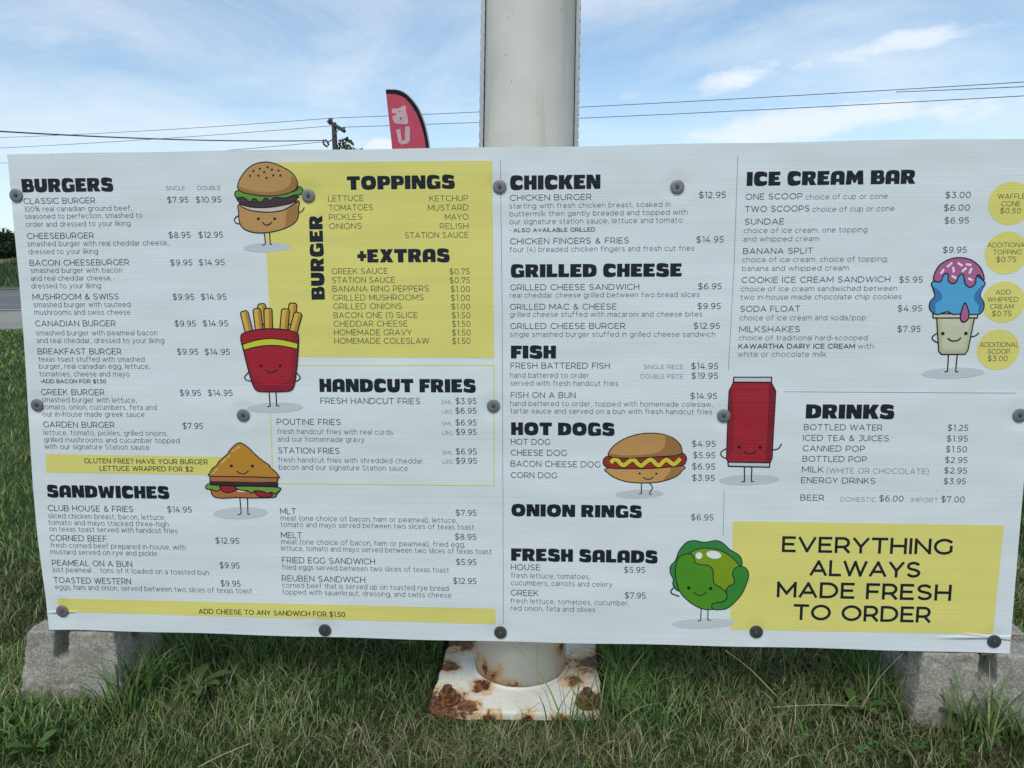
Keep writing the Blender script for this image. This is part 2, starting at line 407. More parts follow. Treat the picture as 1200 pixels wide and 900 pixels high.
# ------------------------------------------------------------------ heavy display lettering for the headings: (x, y, corner radius)
HV = {
 'A': [.88, [(0, 0), (0, 1, .42), (.88, 1, .34), (.88, 0), (.55, 0), (.55, .2), (.35, .2), (.35, 0)], [(.36, .42), (.36, .72, .08), (.53, .72, .08), (.53, .42)]],
 'B': [.86, [(.02, 0), (0, 1), (.84, 1, .28), (.80, .54, .12), (.90, .46, .12), (.86, 0, .28)], [(.4, .63, .04), (.4, .79, .04), (.55, .79, .08), (.55, .63, .08)], [(.4, .22, .04), (.4, .40, .04), (.57, .40, .09), (.57, .22, .09)]],
 'C': [.86, [(.83, .60, .02), (.86, .90, .10), (.60, 1.03, .22), (0, 1.03, .5), (0, -.03, .5), (.62, -.03, .22), (.86, .10, .10), (.84, .36, .02), (.56, .30, .1), (.40, .38, .14), (.36, .5, .1), (.40, .64, .14), (.58, .70, .1)]],
 'D': [.92, [(0, 0), (0, 1), (.56, 1, .3), (.93, .86, .3), (.93, .12, .3), (.56, 0, .3)], [(.38, .26, .03), (.40, .74, .03), (.58, .66, .14), (.57, .34, .14)]],
 'E': [.76, [(0, 0), (0, 1), (.74, 1), (.74, .74), (.40, .74), (.40, .63), (.66, .63), (.66, .40), (.40, .40), (.40, .27), (.78, .27, .02), (.74, 0)]],
 'F': [.72, [(0, 0), (0, 1), (.74, 1), (.74, .72), (.38, .72), (.38, .60), (.66, .60), (.66, .32), (.38, .32), (.38, 0)]],
 'G': [.92, [(.84, .66, .02), (.86, .92, .10), (.6, 1.03, .25), (0, 1.03, .5), (0, -.03, .5), (.5, -.03, .3), (.92, .02, .05), (.92, .54, .02), (.54, .54, .02), (.54, .40), (.61, .40), (.60, .25, .03), (.36, .28, .14), (.34, .52, .12), (.38, .72, .16), (.62, .74, .1)]],
 'H': [.84, [(0, 0), (0, 1), (.34, 1), (.34, .64), (.50, .64), (.50, 1), (.84, 1), (.84, 0), (.50, 0), (.50, .36), (.34, .36), (.34, 0)]],
 'I': [.38, [(0, 0), (0, 1), (.38, 1), (.38, 0)]],
 'K': [.92, [(0, 0), (0, 1), (.36, 1), (.36, .64), (.54, 1), (.94, 1), (.70, .54, .06), (.96, 0), (.56, 0), (.40, .38), (.36, .30), (.36, 0)]],
 'L': [.72, [(0, 0), (0, 1), (.38, 1), (.38, .29), (.74, .29), (.70, 0)]],
 'M': [1.12, [(0, 0), (.06, 1), (.36, 1), (.56, .66), (.76, 1), (1.06, 1), (1.12, 0), (.77, 0), (.74, .42), (.62, .12), (.50, .12), (.38, .42), (.35, 0)]],
 'N': [.92, [(0, 0), (0, 1), (.40, 1), (.60, .56), (.60, 1), (.92, 1), (.92, 0), (.54, 0), (.32, .46), (.32, 0)]],
 'O': [1.02, [(0, -.03, .6), (0, 1.03, .6), (1.02, 1.03, .6), (1.02, -.03, .6)], [(.36, .32, .16), (.36, .68, .16), (.66, .68, .16), (.66, .32, .16)]],
 'P': [.84, [(0, 0), (0, 1), (.86, 1, .36), (.86, .28, .36), (.40, .30, .05), (.40, 0)], [(.38, .54, .03), (.38, .74, .03), (.55, .74, .09), (.55, .54, .09)]],
 'R': [.90, [(0, 0), (0, 1), (.88, 1, .36), (.86, .50, .2), (.72, .38, .05), (.92, 0), (.52, 0), (.40, .30), (.37, .30), (.37, 0)], [(.37, .57, .03), (.37, .75, .03), (.54, .75, .08), (.54, .57, .08)]],
 'S': [.86, [(.79, .64, .02), (.82, .93, .06), (.55, 1.03, .3), (.02, 1.04, .42), (.02, .44, .28), (.50, .38, .06), (.48, .27, .06), (.30, .26, .1), (.04, .37, .02), (.0, .07, .06), (.3, -.03, .3), (.87, -.04, .42), (.87, .60, .3), (.42, .62, .06), (.42, .71, .05), (.58, .73, .1)]],
 'T': [.86, [(.24, 0), (.24, .70), (-.01, .70), (0, 1), (.86, 1), (.87, .70), (.62, .70), (.62, 0)]],
 'U': [.90, [(0, 1), (0, -.03, .45), (.90, -.03, .45), (.90, 1), (.54, 1), (.54, .38, .09), (.36, .38, .09), (.36, 1)]],
 'W': [1.24, [(0, 1), (.16, 0), (.52, 0), (.62, .42), (.72, 0), (1.08, 0), (1.24, 1), (.90, 1), (.84, .46), (.74, .92), (.50, .92), (.40, .46), (.34, 1)]],
 'X': [.92, [(0, 0), (.26, .52), (.02, 1), (.40, 1), (.48, .80), (.56, 1), (.92, 1), (.68, .50), (.94, 0), (.54, 0), (.46, .22), (.38, 0)]],
 '+': [.60, [(.19, .1), (.19, .34), (0, .34), (0, .64), (.19, .64), (.19, .88), (.43, .88), (.43, .64), (.62, .64), (.62, .34), (.43, .34), (.43, .1)]],
}
def fillet(pts, seg=5):
    out_ = []; n = len(pts)
    for i, p in enumerate(pts):
        r = p[2] if len(p) > 2 else 0.015
        P = Vector(p[:2]); A = Vector(pts[i - 1][:2]) - P; B = Vector(pts[(i + 1) % n][:2]) - P
        ra = min(r, A.length * .49); rb = min(r, B.length * .49)
        s = P + A.normalized() * ra; e = P + B.normalized() * rb
        k = seg if r > .05 else 2
        for j in range(k + 1):
            t = j / k; q = s * (1 - t) ** 2 + P * 2 * t * (1 - t) * 1.0 + e * t * t
            if r > .2: q = q * .78 + ((P - (P - (s + e) / 2) * (.414)) * .22) if 0 < j < k else q
            out_.append((q.x, q.y))
    return out_
def heading(ink, text, px0, px1, py, cap, vert=False):
    gap = .075; x = 0; pen = []
    for ch in text:
        if ch == ' ': x += .36; continue
        pen.append((ch, x)); x += HV[ch][0] + gap
    Wd = x - gap
    if not vert:
        u0, v0 = onboard(px0, py); u1, _ = onboard(px1, py); ch_ = onboard(px0, py - cap)[1] - v0; k = (u1 - u0) / Wd
        f = lambda a, b: (u0 + a * k, v0 + b * ch_)
    else:
        (ua, va), (ub, vb) = onboard(*px0), onboard(*px1); k = math.hypot(ub - ua, vb - va) / Wd
        d = Vector((ub - ua, vb - va)).normalized(); nn = Vector((-d.y, d.x)); cc = cap * (onboard(px0[0] + 1, px0[1])[0] - ua)
        f = lambda a, b: (ua + d.x * a * k + nn.x * b * cc, va + d.y * a * k + nn.y * b * cc)
    for i, (ch, ox) in enumerate(pen):
        g = HV[ch]; loops = [[f(ox + a, b) for a, b in fillet(l)] for l in g[1:]]
        ink.poly(loops[0], INK, 1.2, loops[1:])

# ------------------------------------------------------------------ the menu board
board = empty('menu_board', ORG, (-LEAN, 0, 0))
tag(board, 'large white corrugated plastic food menu board standing across the steel column', 'menu board')
def P(px, py): return onboard(px, py)
# sheet outline (metres on the board): the left edge is a little wavy
TL, TR, BR, BL = P(8, 181), P(1232, 162), P(1184, 766), P(57.5, 738)
edge = [P(x, y) for x, y in ((57.5, 738), (56.5, 730), (53.5, 700), (49, 668), (44.3, 632), (41.6, 605), (38.5, 570), (36, 530), (33.5, 490), (30.6, 440), (27, 385), (21.5, 320), (15, 252), (8.3, 181))]
top = [(TL[0] + (TR[0] - TL[0]) * t, TL[1] + (TR[1] - TL[1]) * t + .0012 * math.sin(9 * t) + .001 * math.sin(31 * t)) for t in np.linspace(.02, 1, 40)]
right = [(TR[0] + (BR[0] - TR[0]) * t + .0016 * math.sin(5 * t), TR[1] + (BR[1] - TR[1]) * t) for t in np.linspace(.05, 1, 14)]
bot = [(BR[0] + (BL[0] - BR[0]) * t, BR[1] + (BL[1] - BR[1]) * t + .0016 * math.sin(8 * t) + .0008 * math.sin(40 * t)) for t in np.linspace(.03, .97, 40)]
nick = [P(59.2, 180.2), P(60, 183.5), P(61, 180.2)]
outline = edge + nick[:1] + [nick[1], nick[2]] + [t for t in top if t[0] > nick[2][0]] + right + bot
bm = bmesh.new()
fr = [bm.verts.new((a, 0, b)) for a, b in outline]; bk = [bm.verts.new((a, .0045, b)) for a, b in outline]
n_ = len(outline)
tess = geometry.tessellate_polygon([[Vector((a, b, 0)) for a, b in outline]])
for t in tess:
    bm.faces.new([fr[i] for i in t]); bm.faces.new([bk[i] for i in t[::-1]])
for i in range(n_):
    j = (i + 1) % n_; bm.faces.new((fr[i], fr[j], bk[j], bk[i]))
bmesh.ops.recalc_face_normals(bm, faces=bm.faces)
frombm('sheet', bm, MB, board)
# battens behind that carry the sheet
mw, nw, pw = mat('weathered_timber'); q = G(nw); g1 = q.noise(q.obj(), 6, 6, .6, scale=(1, 30, 30))
q.l(q.mix(g1, (.12, .10, .075), (.30, .25, .19)), pw.inputs['Base Color']); pw.inputs['Roughness'].default_value = .8
for z in (.055, 1.16):
    bm = bmesh.new(); box(bm, .03, 2.40, .0055, .038, z - .03, z + .03); frombm('batten', bm, mw, board)

# flat printed areas
def quad(ink, pts, colour, layer=0): ink.poly([P(*p) for p in pts], colour, layer)
k = Ink(); quad(k, [(307, 190.3), (576.6, 188.4), (579, 419.6), (318.5, 418)], YEL); k.build('yellow_panel', board, 'yellow panel behind the toppings and extras')
k = Ink(); quad(k, [(53.2, 532), (262, 535.3), (262, 557), (53.9, 553.7)], YEL); k.build('yellow_strip', board, 'short yellow strip with the lettuce wrap offer')
k = Ink(); quad(k, [(68, 701), (580.4, 713.2), (580.6, 731.4), (68.6, 716.8)], YEL); k.build('yellow_strip', board, 'long yellow strip along the lower left edge')
k = Ink(); quad(k, [(858.9, 610.5), (1176.5, 615.6), (1163.5, 743.2), (855.3, 737.7)], YEL); k.build('yellow_panel', board, 'yellow panel at the lower right')
k = Ink()
fpts = [P(*p) for p in [(350, 428.2), (579, 427.8), (578.7, 569), (319.8, 566.7), (316.4, 478)]]
k.ribbon([P(330, 428.3), P(579, 427.9), P(579, 569), P(320, 566.7), P(314.8, 430)], .0026, YEL, 0, True); k.build('yellow_frame', board, 'thin yellow frame round the fries prices')
k = Ink()
GREY = (.20, .23, .27)
for pts in ([(586.4, 187), (588.5, 370), (590, 731)], [(864.6, 183), (860.3, 310), (853.5, 434)], [(848.6, 575), (847.5, 627)], [(920, 459), (1190, 460.7)]):
    k.ribbon([P(*p) for p in pts], .0011, GREY, .2)
k.build('dividing_line', board)
for (cx, cy, r_, nm) in ((1184, 238.3, 26, 'topmost'), (1179.5, 296.5, 25.6, 'second'), (1176, 354, 25.2, 'third'), (1169.5, 409.7, 25, 'lowest')):
    k = Ink(); u, v = P(cx, cy); ru = P(cx + r_, cy)[0] - u
    k.poly([(u + ru * math.cos(a), v + ru * math.sin(a)) for a in np.linspace(0, 2 * math.pi, 48, endpoint=False)], YEL); k.build('yellow_disc', board, nm + ' yellow disc at the right edge')

# lettering, section by section: headings, then lines of text
SECT = {
'burgers': ([('BURGERS', 26, 133, 225.5, 15.8)], [
 ('SINGLE', 194.5, 217, 223, 'l', 5), ('DOUBLE', 231.5, 258.5, 222.8, 'l', 5),
 ('CLASSIC BURGER', 28, 111.7, 239.2), ('$7.95', 196, 221, 237.7), ('$10.95', 229.5, 259.5, 237.5),
 ('100% real canadian ground beef,', 28.5, 154.5, 248), ('seasoned to perfection, smashed to', 29.5, 167, 256.6), ('order and dressed to your liking', 30.5, 153, 265.8),
 ('CHEESEBURGER', 32, 110, 280), ('$8.95', 197.5, 223.5, 278.9), ('$12.95', 232.5, 261.5, 278.7),
 ('smashed burger with real cheddar cheese,', 32.5, 197.5, 288.7), ('dressed to your liking', 33.7, 115, 298),
 ('BACON CHEESEBURGER', 35, 151.5, 311.5), ('$9.95', 199.5, 225.5, 311.2), ('$14.95', 233, 263.5, 311),
 ('smashed burger with bacon', 36, 143, 320), ('and real cheddar cheese,', 36.5, 131, 329), ('dressed to your liking', 37, 118.5, 338),
 ('MUSHROOM & SWISS', 38.5, 139.3, 351.3), ('$9.95', 202.5, 227.7, 351.4), ('$14.95', 235.5, 265.5, 351.3),
 ('smashed burger with sauteed', 39.5, 153, 360), ('mushrooms and swiss cheese', 40.5, 153, 369),
 ('CANADIAN BURGER', 41.5, 135.5, 382.5), ('$9.95', 204.7, 229.7, 382.6), ('$14.95', 237.7, 267.5, 382.4),
 ('smashed burger with peameal bacon', 42.5, 184.5, 393), ('and real cheddar, dressed to your liking', 43.5, 192.5, 402),
 ('BREAKFAST BURGER', 44.5, 142.3, 415.2), ('$9.95', 207.5, 232.5, 415.6), ('$14.95', 240, 269.5, 415.8),
 ('texas toast stuffed with smashed', 45.5, 169.5, 423.8), ('burger, real canadian egg, lettuce,', 46, 175.5, 432), ('tomatoes, cheese and mayo', 46.5, 152, 441),
 ('*ADD BACON FOR $1.50', 47.5, 124.5, 449, 'm', 4.7),
 ('GREEK BURGER', 48.5, 122.5, 462.8), ('$9.95', 210.7, 235.7, 463.7), ('$14.95', 243.7, 272.7, 463.8),
 ('smashed burger with lettuce,', 49, 160, 471.3), ('tomato, onion, cucumbers, feta and', 49.5, 183.5, 479.7), ('our in-house made greek sauce', 50, 169.5, 488),
 ('GARDEN BURGER', 51, 134.3, 500.8), ('$7.95', 214, 238, 502.4),
 ('lettuce, tomato, pickles, grilled onions,', 51.5, 196.5, 509.7), ('grilled mushrooms and cucumber topped', 51.7, 210.5, 518), ('with our signature Station sauce', 52.3, 175, 526)]),
'lettuce wrap': ([], [('GLUTEN FREE? HAVE YOUR BURGER', 99, 243.5, 542.8, 'm', 5.9), ('LETTUCE WRAPPED FOR $2', 117, 226.5, 551.6, 'm', 5.9)]),
'sandwiches': ([('SANDWICHES', 55.7, 198.5, 582.6, 14.4)], [
 ('CLUB HOUSE & FRIES', 56.5, 156.3, 598.7), ('$14.95', 196, 225, 600.3),
 ('sliced chicken breast, bacon, lettuce,', 56.7, 193.7, 607.3), ('tomato and mayo stacked three-high', 57, 197.5, 615), ('on texas toast served with handcut fries', 58, 208, 622.6),
 ('CORNED BEEF', 58.5, 125.3, 633.6), ('$12.95', 252.5, 280.5, 636.8),
 ('fresh corned beef prepared in-house, with', 59.5, 217.5, 641.6), ('mustard served on rye and pickle', 59.5, 184, 649.3),
 ('PEAMEAL ON A BUN', 61.3, 155, 662.8), ('$9.95', 257.5, 281, 665.8), ('just peameal ... tons of it loaded on a toasted bun', 62, 244.5, 670.3),
 ('TOASTED WESTERN', 63.3, 153.5, 683), ('$9.95', 258.5, 282, 687), ('eggs, ham and onion, served between two slices of texas toast', 65, 295, 690.6),
 ('ADD CHEESE TO ANY SANDWICH FOR $1.50', 233, 404.5, 719.2, 'm', 6),
]),
'right hand sandwiches': ([], [
 ('MLT', 328.5, 347, 602.4), ('$7.95', 534, 558.3, 604.2), ('meat (one choice of bacon, ham or peameal), lettuce,', 329, 535.5, 609.8), ('tomato and mayo served between two slices of texas toast', 329, 555.3, 617.3),
 ('MELT', 329.5, 354, 630.3), ('$8.95', 533, 558.3, 632.3), ('meat (one choice of bacon, ham or peameal), fried egg,', 329.7, 545, 637.6), ('lettuce, tomato and mayo served between two slices of texas toast', 329.7, 576, 645.2),
 ('FRIED EGG SANDWICH', 330.5, 439.5, 659.5), ('$5.95', 534.3, 558.3, 661.9), ('fried eggs served between two slices of texas toast', 330.5, 526, 667.3),
 ('REUBEN SANDWICH', 330.5, 428, 681), ('$12.95', 531, 558.3, 684), ('corned beef that is served up on toasted rye bread', 331, 525.5, 688.6), ('topped with sauerkraut, dressing, and swiss cheese', 331, 529, 696.4)]),
'burger toppings and extras': ([('TOPPINGS', 407, 533, 222.6, 16), ('+EXTRAS', 419, 527, 307.8, 15.6), ('BURGER', (380.8, 351.3), (377.8, 252.8), None, 15.6)], [
 ('LETTUCE', 384.7, 426, 236.2), ('KETCHUP', 503.5, 548.5, 236.2), ('TOMATOES', 385.5, 437, 247), ('MUSTARD', 501.5, 549, 247), ('PICKLES', 385.7, 424.7, 257.8), ('MAYO', 521.5, 549, 257.8),
 ('ONIONS', 386, 424, 268.6), ('RELISH', 515.5, 549, 268.6), ('STATION SAUCE', 474.5, 549, 279.3),
 ('GREEK SAUCE', 389, 454.5, 321.4), ('$0.75', 526.5, 550.5, 321.7), ('STATION SAUCE', 389.2, 463, 331.8), ('$0.75', 526.7, 550.7, 332),
 ('BANANA RING PEPPERS', 389.7, 502.8, 342), ('$1.00', 528, 551, 342.3), ('GRILLED MUSHROOMS', 390, 496.5, 352.3), ('$1.00', 528.3, 551, 352.6),
 ('GRILLED ONIONS', 390.5, 471, 362.5), ('$1.00', 528.7, 551.2, 362.8), ('BACON ONE (1) SLICE', 391, 489.5, 372.8), ('$1.50', 529.3, 551.3, 373),
 ('CHEDDAR CHEESE', 391.3, 477.7, 382.8), ('$1.50', 529.5, 551.4, 383), ('HOMEMADE GRAVY', 391.7, 482.5, 393), ('$1.50', 529.6, 551.5, 393.2), ('HOMEMADE COLESLAW', 392, 503, 403), ('$1.50', 529.7, 551.5, 403.2)]),
'handcut fries': ([('HANDCUT FRIES', 374.7, 557.5, 459.2, 15.4)], [
 ('FRESH HANDCUT FRIES', 375.5, 492.5, 473), ('SML', 517.3, 530, 473.4, 'l', 4.6), ('$3.95', 533.7, 558.4, 473.4), ('LRG', 517.7, 530, 484.6, 'l', 4.6), ('$6.95', 533.5, 558.4, 484.6),
 ('POUTINE FRIES', 324.5, 399.5, 497.6), ('SML', 517.7, 530, 498.5, 'l', 4.6), ('$6.95', 533.7, 558.6, 498.5), ('LRG', 518.3, 530.3, 509.6, 'l', 4.6), ('$9.95', 534, 558.6, 509.6),
 ('fresh handcut fries with real curds', 325, 460.5, 508.4), ('and our homemade gravy', 325.5, 427, 517.3),
 ('STATION FRIES', 326, 398, 531.2), ('SML', 518, 530.3, 532.4, 'l', 4.6), ('$6.95', 534, 558.7, 532.4), ('LRG', 518.7, 530.5, 543.3, 'l', 4.6), ('$9.95', 534, 559, 543.3),
 ('fresh handcut fries with shredded cheddar,', 326, 497, 541.6), ('bacon and our signature Station sauce', 327, 478, 550.2)]),
'chicken': ([('CHICKEN', 597.8, 703.5, 222.5, 16.6)], [
 ('CHICKEN BURGER', 597.5, 693, 235.3), ('$12.95', 818.7, 850.5, 232.2, 'r', 7.4), ('starting with fresh chicken breast, soaked in', 597, 785.5, 244.4),
 ('buttermilk then gently breaded and topped with', 597.3, 805.5, 253.7), ('our signature station sauce, lettuce and tomato', 597, 799.5, 262.7),
 ('* ALSO AVAILABLE GRILLED', 597.3, 697.5, 272.2, 'm', 4.8), ('CHICKEN FINGERS & FRIES', 597.7, 737, 286.3), ('$14.95', 815.7, 848, 284.3, 'r', 7.2), ('four (4) breaded chicken fingers and fresh cut fries', 597.3, 813.5, 295.4)]),
'grilled cheese': ([('GRILLED CHEESE', 598.5, 798.7, 325.1, 15.3)], [
 ('GRILLED CHEESE SANDWICH', 598, 749, 340.2), ('$6.95', 817.7, 845.5, 339, 'r', 7.1), ('real cheddar cheese grilled between two bread slices', 597.5, 819.5, 348.9),
 ('GRILLED MAC & CHEESE', 597.7, 722.3, 363), ('$9.95', 817, 844.5, 362.3, 'r', 7.1), ('grilled cheese stuffed with macaroni and cheese bites', 597.5, 823, 371.4),
 ('GRILLED CHEESE BURGER', 598, 732.5, 385.5), ('$12.95', 812.5, 843.5, 385.3, 'r', 7.1), ('single smashed burger stuffed in grilled cheese sandwich', 597.7, 838, 394.7)]),
'fish': ([('FISH', 598.8, 651.5, 420, 15)], [
 ('FRESH BATTERED FISH', 598.3, 714.5, 431.8), ('SINGLE PIECE', 754.5, 800.5, 432.2, 'l', 4.9), ('$14.95', 809.7, 841.5, 432.5, 'r', 7.1), ('hand battered to order', 598, 690, 442.6),
 ('DOUBLE PIECE', 750.7, 800, 443.3, 'l', 4.9), ('$19.95', 810, 841.3, 443.7, 'r', 7.1), ('served with fresh handcut fries', 598, 724.5, 451.8), ('FISH ON A BUN', 598.5, 674.5, 466.2), ('$14.95', 808.7, 840.3, 467.4, 'r', 7.1),
 ('hand battered to order, topped with homemade coleslaw,', 598, 835, 475.6), ('tartar sauce and served on a bun with fresh handcut fries', 598, 834.5, 484.3)]),
'hot dogs': ([('HOT DOGS', 599, 720, 509.6, 14.8)], [
 ('HOT DOG', 598.7, 644.5, 521), ('$4.95', 810.5, 838.5, 523.4, 'r', 7.1), ('CHEESE DOG', 598.5, 664, 533.8), ('$5.95', 812, 838, 536.8, 'r', 7.1), ('BACON CHEESE DOG', 598.5, 703.5, 546.7), ('$6.95', 810.7, 838, 550, 'r', 7.1),
 ('CORN DOG', 598.7, 652.7, 560), ('$3.95', 810.7, 837.5, 563.3, 'r', 7.1)]),
'onion rings': ([('ONION RINGS', 599.2, 752, 604.7, 14.3)], [('$6.95', 809.5, 836, 609.6)]),
'fresh salads': ([('FRESH SALADS', 599, 770.5, 657, 14.6)], [
 ('HOUSE', 598.7, 633, 667.8), ('$5.95', 731, 756, 671), ('fresh lettuce, tomatoes,', 598.7, 691.5, 677), ('cucumbers, carrots and celery', 598.7, 717.5, 685.6),
 ('GREEK', 598.7, 631, 697.8), ('$7.95', 732, 756.5, 701), ('fresh lettuce, tomatoes, cucumber,', 598.3, 737.3, 706.8), ('red onion, feta and olives', 598.7, 697.5, 715.3)]),
'ice cream bar': ([('ICE CREAM BAR', 874.8, 1072, 217.8, 16.2)], [
 ('ONE SCOOP', 873.5, 940, 234, 'r', 7), ('choice of cup or cone', 944, 1040, 233.8), ('$3.00', 1107.5, 1137.3, 232.2, 'r', 7.4), ('TWO SCOOPS', 873, 948.5, 248.5, 'r', 7), ('choice of cup or cone', 952, 1048, 248.2), ('$6.00', 1105.7, 1136.3, 247.1, 'r', 7.4),
 ('SUNDAE', 872.5, 918.7, 263.3, 'r', 7), ('$6.95', 1106.3, 1135.3, 262.1, 'r', 7.4), ('choice of ice cream, one topping', 871.5, 1016.3, 273.2), ('and whipped cream', 871, 959.5, 283.2),
 ('BANANA SPLIT', 870.7, 952.5, 297.7, 'r', 7), ('$9.95', 1104.5, 1132.7, 296.4, 'r', 7.2), ('choice of ice cream, choice of topping,', 869.7, 1040.5, 307.4), ('banana and whipped cream', 869.5, 994.3, 317.6),
 ('COOKIE ICE CREAM SANDWICH', 869, 1043, 331.6, 'r', 7), ('$5.95', 1053.3, 1081, 331.3, 'r', 7.2), ('choice of ice cream sandwiched between', 868.3, 1051, 341.5), ('two in-house made chocolate chip cookies', 867.7, 1056.5, 351.2),
 ('SODA FLOAT', 867.3, 937.5, 365.4, 'r', 7), ('$4.95', 1051.5, 1080.5, 365, 'r', 7.2), ('choice of ice cream and soda/pop', 866.7, 1014.5, 375.4),
 ('MILKSHAKES', 866.3, 937.3, 389.3, 'r', 7), ('$7.95', 1051.3, 1078.5, 389, 'r', 7.2), ('choice of traditional hard-scooped', 865.3, 1016.5, 398.8), ('KAWARTHA DAIRY ICE CREAM', 865.3, 1001.7, 408.5, 'm', 5.8), ('with', 1005, 1023.5, 408.5), ('white or chocolate milk', 864.7, 967.7, 418)]),
'waffle cone disc': ([], [
 ('WAFFLE', 1169, 1201.5, 233.2, 'r', 6.2), ('CONE', 1173, 1195.5, 241.8, 'r', 6.2), ('$0.50', 1171.5, 1196, 250.3, 'r', 6.4),]),
'additional topping disc': ([], [('ADDITIONAL', 1157, 1204.5, 290, 'r', 5.8), ('TOPPING', 1163.5, 1196.5, 298.4, 'r', 5.8), ('$0.75', 1167, 1190.5, 307.3, 'r', 6.4),
]),
'whipped cream disc': ([], [('ADD', 1166.7, 1184.3, 345.3, 'r', 5.8), ('WHIPPED', 1156.7, 1193.3, 353.7, 'r', 5.8), ('CREAM', 1160, 1187.5, 362, 'r', 5.8), ('$0.75', 1162, 1185, 370.6, 'r', 6.4),
]),
'additional scoop disc': ([], [('ADDITIONAL', 1148, 1193.5, 406.8, 'r', 5.8), ('SCOOP', 1157, 1183, 414.8, 'r', 5.8), ('$3.00', 1157, 1180.5, 423.2, 'r', 6.4)]),
'drinks': ([('DRINKS', 944, 1047.5, 490.3, 16.6)], [
 ('BOTTLED WATER', 942, 1033.7, 503.9, 'r', 7), ('$1.25', 1110, 1134.5, 504.6, 'r', 7), ('ICED TEA & JUICES', 940.7, 1041.5, 516.4, 'r', 7), ('$1.95', 1109, 1134, 517.3, 'r', 7), ('CANNED POP', 940.5, 1013.3, 528.7, 'r', 7), ('$1.50', 1108, 1133, 529.7, 'r', 7),
 ('BOTTLED POP', 940.3, 1015.5, 541, 'r', 7), ('$2.95', 1107, 1133.5, 542.3, 'r', 7), ('MILK', 939.7, 965, 553.4, 'r', 7), ('(WHITE OR CHOCOLATE)', 968.5, 1088, 554.2, 'l', 6.2), ('$2.95', 1106, 1133, 554.7, 'r', 7),
 ('ENERGY DRINKS', 938.7, 1025.7, 566, 'r', 7), ('$3.95', 1105.5, 1131.7, 567.3, 'r', 7), ('BEER', 937.7, 965.5, 586.4, 'r', 7), ('DOMESTIC', 984.7, 1026.5, 587.4, 'l', 5), ('$6.00', 1030, 1058.5, 587.4, 'r', 7), ('IMPORT', 1067.3, 1099, 588.3, 'l', 5), ('$7.00', 1102.5, 1130.3, 588.4, 'r', 7)]),
'fresh to order': ([], [('EVERYTHING', 916, 1116, 647, 'b', 18.8), ('ALWAYS', 948.5, 1078.5, 674.8, 'b', 18.8), ('MADE FRESH', 910, 1114.5, 700, 'b', 18.8), ('TO ORDER', 929.5, 1090.5, 726.3, 'b', 18.6)]),
}
for name, (heads, lines) in SECT.items():
    for h in heads:
        k = Ink()
        if h[3] is None: heading(k, h[0], h[1], h[2], None, h[4], True)
        else: heading(k, *h)
        k.build('heading_lettering', board, 'heavy black heading reading ' + h[0].replace('+', ''))
    k = Ink()
    for l in lines:
        wt = l[4] if len(l) > 4 else ('l' if any(c.islower() for c in l[0]) else 'r')
        write(k, l[0], l[1], l[2], l[3], l[5] if len(l) > 5 else None, wt)
    k.build('menu_lettering', board, 'small print of the %s section' % name if name != 'fresh to order' else 'large black words on the lower right yellow panel')

# ------------------------------------------------------------------ the smiling food drawings
def smooth(pts, closed=True, n=5):
    P_ = [Vector(p) for p in pts]; m = len(P_); o = []
    rng_ = range(m if closed else m - 1)
    for i in rng_:
        if closed: a, b, c, d = P_[i - 1], P_[i], P_[(i + 1) % m], P_[(i + 2) % m]
        else: a, b, c, d = P_[max(i - 1, 0)], P_[i], P_[i + 1], P_[min(i + 2, m - 1)]
        for j in range(n):
            t = j / n
            o.append(((b * 2) + (c - a) * t + (a * 2 - b * 5 + c * 4 - d) * t * t + (b * 3 - a - c * 3 + d) * t ** 3) * .5)
    if not closed: o.append(P_[-1])
    return [(p.x, p.y) for p in o]
class Draw:
    def __init__(s, ox, oy, sc_, lw): s.k = Ink(); s.o = (ox, oy, sc_); s.lw = lw * .0025; s.layer = 2.0
    def m(s, pts): return [P(s.o[0] + a / s.o[2], s.o[1] + b / s.o[2]) for a, b in pts]
    def fill(s, pts, c, line=True, sm=True):
        pts = smooth(pts) if sm else pts; q_ = s.m(pts)
        s.k.poly(q_, c, s.layer); s.layer += .5
        if line: s.k.ribbon(q_, s.lw, (.012, .010, .012), s.layer, True); s.layer += .5
    def line(s, pts, wd=1, c=(.012, .010, .012), sm=True):
        pts = smooth(pts, False) if sm else pts
        s.k.ribbon(s.m(pts), s.lw * wd, c, s.layer, False, s.lw * .4); s.layer += .4
    def dot(s, x, y, r_, c=(.012, .010, .012), ry=None, rot=0):
        ry = ry or r_
        s.k.poly(s.m([(x + r_ * math.cos(a) * math.cos(rot) - ry * math.sin(a) * math.sin(rot), y + r_ * math.cos(a) * math.sin(rot) + ry * math.sin(a) * math.cos(rot)) for a in np.linspace(0, 2 * math.pi, 18 if r_ < 50 else 40, endpoint=False)]), c, s.layer)
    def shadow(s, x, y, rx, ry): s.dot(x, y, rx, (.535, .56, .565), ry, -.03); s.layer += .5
    def face(s, e1, e2, r_, smile):
        s.dot(*e1, r_); s.dot(*e2, r_); s.layer += .2; s.line(smile)
    def build(s, name, label): return s.k.build(name, board, label)
BUN, BUND = (.50, .28, .095), (.36, .175, .05)
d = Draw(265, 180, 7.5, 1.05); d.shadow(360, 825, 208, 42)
d.line([(335, 700), (345, 775), (340, 800), (322, 805)]); d.line([(383, 695), (388, 795), (403, 800)], sm=False)
d.line([(110, 545), (80, 565), (75, 590), (90, 612), (122, 618)]); d.line([(640, 520), (668, 506), (687, 475)])
d.fill([(125, 440), (112, 520), (118, 600), (150, 655), (220, 688), (310, 697), (420, 685), (520, 655), (600, 610), (632, 560), (636, 480), (622, 410), (360, 420)], BUN)
